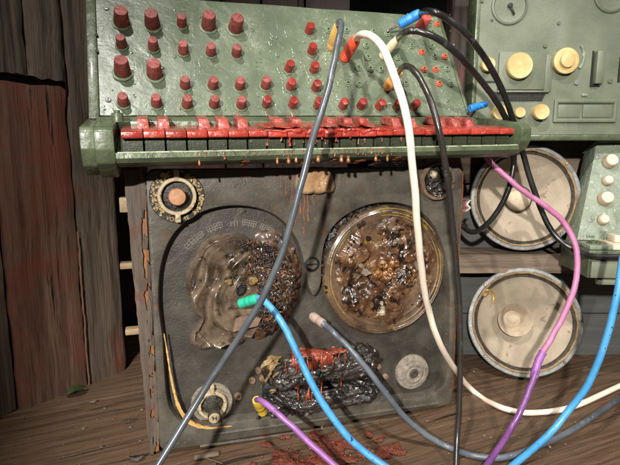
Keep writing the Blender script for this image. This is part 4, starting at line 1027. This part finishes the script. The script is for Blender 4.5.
bm = bmesh.new(); p = m2(584, 95); box(bm, p[0]-.005, p[0]+.005, p[1]-.002, p[1]+.002, 0, .003, .0006); obj('raised_mark', bm, G_LIGHT, mach)
p = m2(484, 82); bm = bmesh.new(); box(bm, p[0]-.004, p[0]+.02, p[1]-.0016, p[1]+.0016, -.001, .0012); obj('slot', bm, BLACK, mach)
p = m2(620, 70); bm = bmesh.new(); box(bm, p[0]-.003, p[0]+.010, p[1]-.02, p[1]+.02, -.001, .0012); obj('slot', bm, BLACK, mach)

# ------------------------------------------------------------------ right-hand back: boards, shelf, speakers
rb = thing('board_wall', 'weathered brown horizontal boards behind the upper loudspeaker', 'wall', P(545, 200, .985))
Z = Vector(P(545, 200, .985))
for i, (za, zb) in enumerate(((-.12, -.045), (-.041, .03), (.034, .12))):
    bm = bmesh.new(); M = Matrix.Rotation(pi/2, 4, 'Y'); board(bm, -zb, -za, -.24, .45, .002*i, .03, 50+i, .004, 8, 40, Matrix.Rotation(pi/2, 4, 'Y')); obj('plank', bm, W_SHELF, rb)
sa = Vector(P(520, 268, .90))
shf = thing('shelf', 'thick rough wooden shelf board between the two loudspeakers', 'shelf', sa)
bm = bmesh.new()
grid_plate(bm, -.13, .45, -.026, .010, 60, 6, lambda x, y: .003*nz(x*12, y*30, 3)+.0015*nz(x*40, y*120, 8), .115, Matrix(((1, 0, 0, 0), (0, 0, -1, 0), (0, 1, 0, .016), (0, 0, 0, 1))))
obj('shelf_board', bm, W_SHELF, shf)
ga = Vector(FL(545, 362)); 
gp = thing('grey_panel', 'dark grey painted panel behind the lower loudspeaker', 'panel', (ga.x, ga.y+.045, 0))
bm = bmesh.new()
for i, (za, zb) in enumerate(((-.003, .085), (.088, .20), (.203, .32))):
    grid_plate(bm, -.21, .6, za, zb, 40, 6, lambda x, y: .001*nz(x*5, y*40, 3)+.0012*i, .02, Matrix(((1, 0, 0, 0), (0, 0, -1, 0), (0, 1, 0, 0), (0, 0, 0, 1))))
obj('board', bm, GREYPAINT, gp)

def speaker(center, tilt, yawd, r, label, name='loudspeaker', off=(0, 0), whizzer=False, roll=0):
    yw = radians(yawd); tl = radians(tilt)
    xx = Vector((cos(yw), sin(yw), 0)); bb_ = Vector((-sin(yw), cos(yw), 0)); uu = bb_*sin(tl)+Vector((0, 0, 1))*cos(tl)
    Fm = Frame(center, xx, uu)
    t = thing(name, label, 'loudspeaker', Fm.M, 'loudspeakers without cabinets')
    wb = lambda a, rr, z: 1+.004*nz(cos(a)*3, sin(a)*3, rr*40)
    bm = bmesh.new(); lathe(bm, [(r*.80, -.030), (r*.93, -.022), (r*.95, -.006), (r*1.0, -.004), (r*1.0, .0005), (r*.985, .002), (r*.93, .002), (r*.92, -.001), (r*.90, -.004)], None, 96, wob=wb); obj('basket_rim', bm, METAL, t)
    bm = bmesh.new(); lathe(bm, [(r*.928, -.003), (r*.925, .0026), (r*.905, .0036), (r*.885, .0026), (r*.88, -.004)], None, 96, wob=lambda a, rr, z: 1+.012*nz(cos(a)*4, sin(a)*4, rr*60)+.006*nz(cos(a)*14, sin(a)*14, 1)); obj('gasket', bm, GASKET, t)
    bm = bmesh.new(); lathe(bm, [(r*.885, -.0035), (r*.87, -.0005), (r*.855, -.0022), (r*.84, -.0005), (r*.825, -.0025), (r*.815, -.004), (r*.80, -.006)], None, 96); obj('surround', bm, SURR, t)
    bm = bmesh.new(); ox, oy = off
    rings = []; N = 96
    prof_ = [(.825, -.0020), (.80, -.0045), (.70, -.008), (.60, -.0118), (.5, -.0160), (.4, -.0205), (.30, -.0250), (.24, -.0275)]
    rgs = []
    for rr, z in prof_:
        f = (1-(rr-.24)/.585); rgs.append([bm.verts.new((r*rr*cos(2*pi*k/N)+ox*f, r*rr*sin(2*pi*k/N)+oy*f, z+.0006*nz(cos(2*pi*k/N)*3, sin(2*pi*k/N)*3, rr*6))) for k in range(N)])
    for A, Bq in zip(rgs, rgs[1:]):
        for k in range(N): bm.faces.new((A[k], A[(k+1) % N], Bq[(k+1) % N], Bq[k]))
    bm.faces.new(rgs[-1]); obj('cone', bm, CONE, t, 60)
    Mo = Matrix.Translation((ox, oy, 0))
    if whizzer:
        bm = bmesh.new(); lathe(bm, [(r*.15, -.028), (r*.19, -.016), (r*.29, -.002), (r*.305, .0), (r*.297, -.0008), (r*.20, -.0165), (r*.155, -.025), (r*.15, -.026)], Mo, 64); obj('whizzer_cone', bm, CONELIGHT, t)
        bm = bmesh.new(); lathe(bm, [(r*.15, -.027), (r*.15, -.0255), (r*.115, -.0245), (r*.085, -.022), (r*.04, -.0206), (0, -.0204)], Mo, 40); obj('dust_cap', bm, CONELIGHT, t)
    else:
        bm = bmesh.new(); lathe(bm, [(r*.245, -.0285), (r*.24, -.0225), (r*.225, -.0195), (r*.17, -.0155), (r*.09, -.0135), (0, -.013)], Mo, 56); obj('dust_cap', bm, CONELIGHT, t)
        bm = bmesh.new(); lathe(bm, [(r*.265, -.0275), (r*.262, -.0225), (r*.248, -.0215), (r*.242, -.024)], Mo, 56); obj('cap_seam', bm, SURR, t)
    for a in (.75, 2.4, 3.9, 5.5):
        bm = bmesh.new(); lathe(bm, [(r*.026, .001), (r*.026, .004), (r*.018, .005), (0, .005)], disc_M(r*.955*cos(a), r*.955*sin(a), 0), 12); obj('bolt', bm, STEEL if a > 1 else BRASS, t)
    bm = bmesh.new(); lathe(bm, [(r*.36, -.085), (r*.36, -.055), (r*.30, -.052), (r*.28, -.05), (r*.80, -.0305)], None, 48); obj('magnet', bm, BLACK, t)
    return t, Fm
s1, F1 = speaker(P(525, 198, .905), 4, -8, .0975, 'upper round loudspeaker with beige paper cone and wide domed cap on the shelf', off=(-.006, -.002))
s2, F2 = speaker(P(524.5, 322, .875), 14, -10, .1015, 'lower round loudspeaker with small trumpet cone in the middle standing on the floor', off=(-.016, .003), whizzer=True)
# terminals of the lower speaker
x, y = F2.p(487, 293).x, F2.p(487, 293).y
bm = bmesh.new()
for k in range(3): tube(bm, catmull([Vector((x-.006+.004*k, y-.004, -.004)), Vector((x+.003*k, y+.006, .004)), Vector((x+.010+.002*k, y+.003-.003*k, -.003)), Vector((x+.013, y-.014-.003*k, -.005))], 5), .0011, 6)
obj('terminal_wire', bm, BRASS, s2)
bm = bmesh.new(); lathe(bm, [(.005, -.005), (.005, 0), (.003, .002), (0, .002)], disc_M(x-.004, y-.003, 0), 10, wob=lambda a, r, z: 1+.2*nz(cos(a)*2, sin(a)*2, 1)); obj('terminal', bm, FLAKE, s2)
# right-hand small module
MD = Frame(P(577, 240, .83), (cos(radians(-4)), sin(radians(-4)), 0), (0, sin(radians(22)), cos(radians(22))))
mod = thing('control_module', 'small pale green module with ivory knobs at the right edge', 'control module', MD.M)
def md(px, py, h=0.0): q = MD.p(px, py, h); return (q.x, q.y)
tl, bl = md(597, 143), md(577, 240)
mw = .14
bm = bmesh.new()
A = [(tl[0], tl[1]), (bl[0], bl[1]), (mw, bl[1]), (mw, tl[1])]; prism(bm, A, -.05, 0); bmesh.ops.bevel(bm, geom=list(bm.edges), offset=.0015, segments=2, profile=.5, affect='EDGES'); obj('panel', bm, G_LIGHT, mod)
bm = bmesh.new(); prism(bm, [(tl[0]-.003, tl[1]+.001), (tl[0]+.012, tl[1]+.0055), (mw, tl[1]+.006), (mw, tl[1]+.001)], -.05, .003); obj('top_rim', bm, G_LIGHT, mod)
for (px, py, r) in ((609, 162, .0108), (607, 181, .0078), (604.5, 199, .0108), (602.5, 220, .0082)):
    x, y = md(px, py); bm = bmesh.new(); lathe(bm, [(r, 0), (r*1.02, .003), (r*.95, r*1.1), (r*.8, r*1.25), (0, r*1.28)], disc_M(x, y, 0), 30); kn = obj('knob', bm, CREAMW, mod)
    bm = bmesh.new(); lathe(bm, [(r*1.2, -.001), (r*1.18, .002), (r*.9, .0022)], disc_M(x, y, 0), 26); obj('collar', bm, GASKET, kn)
for (px, py) in ((597.5, 157), (590.5, 220), (613, 248)):
    x, y = md(px, py); bm = bmesh.new(); lathe(bm, [(.004, -.001), (.004, .001), (.003, .0016), (.0022, .0016), (.002, .0004), (0, .0004)], disc_M(x, y, 0), 14); obj('screw', bm, METAL, mod)
o3 = MD.l2w(*md(577, 241), 0); MM = MD.M.inverted() @ Matrix.Translation(o3) @ Matrix.Rotation(radians(-4), 4, 'Z')
bm = bmesh.new(); box(bm, -.005, .145, -.055, .05, -.052, -.006, .003, 0, MM); bs = obj('base', bm, G_BODY, mod)
bm = bmesh.new(); box(bm, -.002, .032, -.050, -.002, -.0056, .0008, .001, 0, MM); obj('socket_plate', bm, G_LIGHT, bs)
bm = bmesh.new()
M = MM @ Matrix.Translation((.015, -.026, .0008)); lathe(bm, [(.0105, 0), (.0105, .002), (.009, .0025), (.0085, .0012), (0, .0012)], M, 24); box(bm, -.0058, -.0026, -.006, .006, .001, .0045, .0005, 0, M); box(bm, .0026, .0058, -.006, .006, .001, .0045, .0005, 0, M); box(bm, -.0026, .0026, -.001, .001, .001, .004, .0004, 0, M)
obj('switch', bm, G_BODY, bs)
bm = bmesh.new(); box(bm, .0345, .14, -.050, .002, -.0055, .003, .001, 0, MM); wp_ = obj('ivory_plate', bm, CREAMW, mod)
bm = bmesh.new(); box(bm, .046, .058, -.030, -.004, .0031, .015, .002, 0, MM); obj('lever', bm, CREAMW, wp_)
bm = bmesh.new(); box(bm, -.003, .145, -.062, -.0555, -.050, -.022, .002, 0, MM); box(bm, .01, .145, -.058, -.05, -.062, -.0525, .002, 0, MM); obj('base_ledge', bm, G_MACH, mod)
txt = bpy.data.curves.new('t', 'FONT'); txt.body = 'VARI'; txt.size = .0068; txt.extrude = .0004
to = bpy.data.objects.new('t', txt); COL.objects.link(to); me = bpy.data.meshes.new_from_object(to.evaluated_get(bpy.context.evaluated_depsgraph_get())); bpy.data.objects.remove(to)
q = md(586, 238); me.transform(Matrix.Translation((q[0], q[1], .0006))); bm = bmesh.new(); bm.from_mesh(me); obj('raised_lettering', bm, G_BODY, mod, 0)

# ------------------------------------------------------------------ patch cables
CR_ = .0050
def plug(parent, p0, p1, r, mat, style='std', pin=0.0):
    M, L = align(parent.matrix_world.inverted() @ Vector(p0), parent.matrix_world.inverted() @ Vector(p1))
    bm = bmesh.new()
    if style == 'std': pr = [(r*.92, 0), (r, .002), (r*1.02, L*.18), (r*.98, L*.2), (r*.98, L*.24), (r*1.02, L*.26), (r*.94, L*.72), (r*.78, L*.80), (r*.74, L*.95), (r*.62, L), (0, L)]
    elif style == 'ribbed':
        pr = [(r*.9, 0), (r, .001)]
        for k in range(3): z = L*(.10+.10*k); pr += [(r*1.0, z), (r*.93, z+.0006), (r*.93, z+.0014), (r*1.0, z+.002)]
        pr += [(r*1.02, L*.55), (r*.97, L*.58), (r*.97, L*.63), (r*1.03, L*.66)]
        pr += [(r*.95, L*.92), (r*.8, L), (0, L)]
    else: pr = [(r*.7, 0), (r*.7, L*.1), (r, L*.12), (r*1.03, L*.5), (r*.9, L*.55), (r*.9, L*.6), (r*1.0, L*.64), (r*.98, L*.96), (r*.85, L), (0, L)]
    lathe(bm, pr, M, 28); o = obj('plug', bm, mat, parent)
    if pin:
        bm = bmesh.new(); lathe(bm, [(.0007, -pin), (.0017, -pin+.003), (.0012, -pin+.005), (.0018, -pin+.006), (.0018, .002), (0, .002)], M, 14); obj('pin', bm, STEEL, o)
    return o
def cable(label, pts, mat, r=CR_, base=None, group='patch cables', mif=None):
    pts = [FL(p[0], p[1], CR_) if len(p) == 2 else Vector(p) for p in pts]
    base = base or pts[0]
    t = thing('patch_cable', label, 'cable', Vector(base), group); bpy.context.view_layer.update()
    inv = t.matrix_world.inverted(); pp = catmull([Vector(inv @ Vector(p)) for p in pts], 12)
    sd = sum(map(ord, label)) % 97
    for i_, p_ in enumerate(pp): p_ += Vector((nz(i_*.13, sd), nz(i_*.13, sd+5), nz(i_*.13, sd+9)))*(.0007 if 8 < i_ else 0)
    rr = (lambda tt: r*(1+.035*nz(tt*30, r*999, sd)))
    bm = bmesh.new(); tube(bm, pp, rr, 16, mif=mif); obj('cord', bm, mat, t, 60); return t
def W(seq): return [P(*q) if len(q) == 3 else FL(q[0], q[1], CR_) for q in seq]

t0 = S.wp(331.5, 47.5); t1 = S.wp(337.6, 25, .046)
a_ = cable('glossy grey cable with a tan plug in the panel hanging across the burnt deck', [t1-(t1-t0)*.2, t1+(t1-t0)*.05, P(339.5, 22.3, .625), P(341, 26, .602), P(337.5, 45, .585), P(328, 90, .56), P(314, 135, .54), P(297, 200, .53), P(280, 258, .525), P(253, 315, .52), P(212, 378, .51), P(160, 462, .47), P(137, 500, .445), Vector((-.205, .395, .016)), Vector((-.31, .34, .005)), Vector((-.45, .33, .005))], C_GREY, .0038, t0)
plug(a_, t0, t1, .0075, P_YEL)
t0 = S.wp(344.3, 58.5); t1 = S.wp(356, 39, .044)
b_ = cable('cream cable with a red plug arching from the panel and swinging to the lower right', [t1-(t1-t0)*.2, t1+(t1-t0)*.02, P(361, 35, .645), P(370, 35.5, .62), P(382, 47, .595), P(395, 78, .57), P(407, 120, .56), P(414, 180, .575), P(419, 245, .61), P(427, 303, .66), P(443, 350, .70), (471, 389), (503, 408), (540, 412.5), (580, 404), (630, 381)], C_WHITE, .0045, t0)
plug(b_, t0, t1, .0082, P_RED, 'ribbed')
t0 = S.wp(399.6, 24.5, .020); t1 = S.wp(420.5, 13, .044)
c_ = cable('black cable with a blue plug half pulled out at the top of the panel', [t1-(t1-t0)*.2, t1, P(430, 11.5, .685), P(448, 19, .68), P(470, 38, .69), P(489, 65, .72), P(503, 92, .745), P(514, 122, .775), P(522, 150, .80), P(534, 190, .80), P(551, 230, .79), P(574, 250, .77), P(600, 256.5, .765), P(640, 256, .76)], C_BLACK, .0045, t0)
plug(c_, t0, t1, .0078, P_BLUE, 'ribbed', .024)
t0 = S.wp(382.5, 56.5); t1 = S.wp(398.5, 37.5, .044)
d_ = cable('black cable with a cream plug curving over the right end of the keyboard', [t1-(t1-t0)*.2, t1, P(405, 32.5, .68), P(417, 31, .665), P(438, 39, .665), P(460, 57, .68), P(482, 82, .715), P(498, 104, .745), P(508, 124, .775), P(514, 148, .80), P(512, 176, .80), P(504, 200, .80), P(490, 221, .81), P(474, 232, .83), P(461, 224, .85), P(452, 205, .86)], C_BLACK, .0044, t0)
plug(d_, t0, t1, .0068, P_CREAM)
t0 = S.wp(386.5, 88.5); t1 = S.wp(398.5, 72, .040)
e_ = cable('black cable with an orange plug hanging straight down past the right reel', [t1-(t1-t0)*.2, t1, P(403, 67, .63), P(411, 68, .605), P(422, 82, .59), P(433, 108, .575), P(442, 145, .57), P(450, 200, .59), P(456, 260, .61), P(460, 320, .62), P(460, 380, .62), P(458, 430, .61), P(455, 480, .58)], C_BLACKD, .0038, t0)
plug(e_, t0, t1, .0074, P_ORANGE, 'collar')
t0 = D.wp(240.5, 303.5, .012); t1 = D.wp(258, 298.5, .034)
f_ = cable('bright blue cable with a teal plug in the melted left reel', [t1-(t1-t0)*.2, t1+(t1-t0)*.05, P(266, 302.5, .612), P(279, 318, .60), P(293, 344, .59), P(306, 372, .58), P(321, 400, .57), P(342, 430, .56), P(370, 456, .55), P(410, 482, .53)], C_BLUE, .0045, t0)
plug(f_, t0, t1, .0068, P_GREEN, 'ribbed')
t0 = D.wp(311.5, 315.5, .004); t1 = D.wp(323.5, 324, .030)
g_ = cable('slate grey cable with a pinkish plug running from below the right reel along the floor', [t1-(t1-t0)*.2, t1, P(333, 332, .66), P(350, 349, .645), P(368, 370, .635), P(386, 394, .63), P(412, 424, .64), (444, 445), (476, 456), (508, 456.5), (543, 444), (579, 426), (632, 390)], C_GREYB, .0042, t0)
plug(g_, t0, t1, .0066, P_PINKGREY, 'collar')
t0 = D.wp(263, 412, .0); t1 = D.wp(256.5, 400, .026)
h_ = cable('violet cable with a yellow plug at the bottom of the burnt head cover', [t1-(t1-t0)*.15, t1, P(262, 401, .605), P(275, 411, .59), P(292, 426, .58), P(312, 445, .57), P(340, 470, .555), P(360, 486, .54)], C_PURPL, .0039, t0)
plug(h_, t0, t1, .0072, P_YELLOW, 'ribbed')
pk = [(486, 157, .79), (492, 164, .785), (503, 174, .78), (522, 190, .77), (545, 206, .765), (564, 223, .76), (576, 248, .75), (576, 280, .74), (566, 310, .725), (552, 337, .71), (540, 357, .695), (533, 380, .675), (522, 408, .655), (508, 433, .64), (480, 476, .575)]
i_ = cable('pink cable turning purple below a joint in front of the loudspeakers', W(pk), [C_PINK, C_PURP], .0044, None, mif=lambda t: 0 if t < .70 else 1)
jp = [P(543, 352, .698), P(538.5, 361, .692), P(535.5, 371, .684), P(534, 378, .678)]
bm = bmesh.new(); tube(bm, catmull([i_.matrix_world.inverted() @ Vector(p) for p in jp], 6), lambda t: .0058+.0007*nz(t*14, 3), 14); obj('joint_sleeve', bm, C_PURPL, i_)
j_ = cable('plain blue cable without a visible plug at the right edge of the photo', W([(632, 205, .64), (624, 250, .63), (616, 300, .62), (604, 346, .62), (588, 384, .625), (566, 414, .63), (543, 440, .62), (500, 476, .58)]), C_BLUE, .0046)
# short blue plug in the side of the synthesizer
t0 = S.wp(470.5, 113.5, .002); t1 = S.wp(474, 107.5, .010); t2 = S.wp(486, 104, .012)
kk = thing('blue_plug', 'short blue angled plug without cable at the right end of the panel', 'plug', Vector(t0)); bpy.context.view_layer.update()
inv = kk.matrix_world.inverted()
bm = bmesh.new(); M, L = align(inv @ t0, inv @ t1); lathe(bm, [(.005, -.003), (.005, L*.8), (.004, L), (0, L)], M, 18); obj('black_shank', bm, BLACK, kk)
bm = bmesh.new(); M, L = align(inv @ (t1-(t2-t1)*.35), inv @ t2); lathe(bm, [(.005, 0), (.0058, .001), (.0056, L*.5), (.0048, L*.55), (.0048, L*.62), (.0054, L*.66), (.005, L*.98), (0, L)], M, 22); obj('blue_head', bm, P_BLUE, kk)

# ------------------------------------------------------------------ small things
wb_ = thing('wire_bundle', 'tiny knot of red blue and yellow wires beside the deck', 'wires', P(466, 206, .80)); wb_.scale = (.7, .7, .7)
for k, (c, dx) in enumerate((((190, 60, 50), -.003), ((60, 110, 170), 0), ((210, 180, 70), .003), ((200, 190, 180), .005))):
    bm = bmesh.new(); tube(bm, catmull([Vector((dx-.004, 0, -.012)), Vector((dx+.004, -.004, -.004)), Vector((dx-.003, -.004, .004)), Vector((dx+.005, 0, .014))], 5), .0013, 6); obj('wire', bm, cable_mat('thin_wire_%d' % k, c), wb_)
p = Vector(FL(358, 447, .0006)); bm = bmesh.new()
for k in range(120):
    px = rnd.gauss(326, 27); py = 451+rnd.gauss(0, 8)+(px-326)*-.1; c = Vector(FL(px, py)); r_ = .0012+.015*rnd.random()**3.0; sd = rnd.uniform(0, 99); asp = rnd.uniform(.5, 1)
    tmp = bmesh.new(); a_ = rnd.uniform(0, pi)
    blob(tmp, c.x-p.x, c.y-p.y, lambda th: r_*(1/sqrt(cos(th-a_)**2+(sin(th-a_)/asp)**2))*(1+.55*nz(cos(th)*1.8, sin(th)*1.8, sd)), lambda X, Y, rn, th: max(.0002, .0010*(1-rn**4)*(1+1.5*nz(X*150, Y*150, 3))), 7 if r_ < .006 else 14, 18 if r_ < .006 else 44, 0)
    me = bpy.data.meshes.new('t'); tmp.to_mesh(me); tmp.free(); bm.from_mesh(me); bpy.data.meshes.remove(me)
sp_ = tag(obj('paint_spill', bm, SPILL, None, 70), 'grainy dark red spill on the floor in front of the burnt deck', 'spill'); sp_.location = p; sp_['kind'] = 'stuff'
bm = bmesh.new()
for k in range(420):
    px = rnd.uniform(-10, 630); py = rnd.uniform(365, 470); c = Vector(FL(px, py)); s_ = rnd.uniform(.0004, .0010) if k % 9 else rnd.uniform(.001, .0026)
    prism(bm, [(-s_, -s_*.4), (s_*.6, -s_*.6), (s_, s_*.3), (-s_*.4, s_*.5)], 0, s_*.6, 0, Matrix.Translation((c.x, c.y, .0003)) @ Matrix.Rotation(rnd.uniform(0, 6), 4, 'Z'))
lt = tag(obj('floor_litter', bm, worn('pale_crumbs', (84, 70, 56), (150, 134, 112), 12, (.6, .9)), None, 0), 'pale crumbs and dust scattered over the dark wooden floor', 'litter'); lt['kind'] = 'stuff'
# leaf by the wall
c = Vector(FL(77, 395)); bm = bmesh.new(); g = []
for i in range(9):
    t = i/8; wv = .012*sin(pi*min(1, t*.95+.05))**.8*(1+.25*nz(t*9, 2))
    g.append([bm.verts.new((-.016+.034*t, s_*wv, .004+.006*sin(t*4)+.004*abs(s_)+.002*nz(t*6, s_*3))) for s_ in (-1, -.5, 0, .5, 1)])
for A, Bq in zip(g, g[1:]):
    for k in range(4): bm.faces.new((A[k], A[k+1], Bq[k+1], Bq[k]))
bmesh.ops.solidify(bm, geom=list(bm.faces), thickness=.0008)
lf = tag(obj('leaf', bm, LEAF), 'small curled green leaf on the floor by the plank wall', 'leaf'); lf.location = c; lf.rotation_euler = (0, -.1, .7)
def chip(px, py, ln, wd_, ht, rz, mat, label, name='chip', cat='debris', curl=.3):
    c = Vector(FL(px, py)); bm = bmesh.new(); rg = []
    for i in range(9):
        t = i/8-.5; wv = wd_*(1-(2*t)**2*.75)*(1+.3*nz(t*7, px)); zz = ht*(.55+curl*sin(t*5+px))
        rg.append([bm.verts.new((ln*t, wv*a, zz+ht*.5*b)) for a, b in ((-1, -.6), (1, -.8), (.7, .7), (-.6, 1))])
    for A, Bq in zip(rg, rg[1:]):
        for k in range(4): bm.faces.new((A[k], A[(k+1) % 4], Bq[(k+1) % 4], Bq[k]))
    bm.faces.new(rg[0]); bm.faces.new(rg[-1])
    o = tag(obj(name, bm, mat), label, cat); o.location = c; o.rotation_euler = (0, 0, rz)
chip(137, 459, .020, .005, .005, .2, CHAR, 'curled black chip on the floor left of the deck corner', 'charred_chip', 'chip')
chip(129, 421, .018, .0016, .003, .5, CHAR, 'thin dark splinter on the floor left of the deck', 'splinter', 'splinter')
chip(93, 402, .010, .0016, .002, .4, W_SHELF, 'tiny pale wood chip on the floor near the leaf', 'wood_chip', 'chip')
bm = bmesh.new(); box(bm, -.017, .016, -.0030, .0032, -.0018, .0018, .0006)
o = tag(obj('wood_offcut', bm, W_SHELF), 'small weathered wood offcut lying at the lower front edge of the deck', 'offcut'); o.location = Vector(FL(207, 455.5, .002)); o.rotation_euler = (.1, 0, .33)
chip(214, 461, .030, .0005, .0012, -.5, W_SHELF, 'straw-like wood sliver on the floor below the pale offcut', 'sliver', 'sliver')
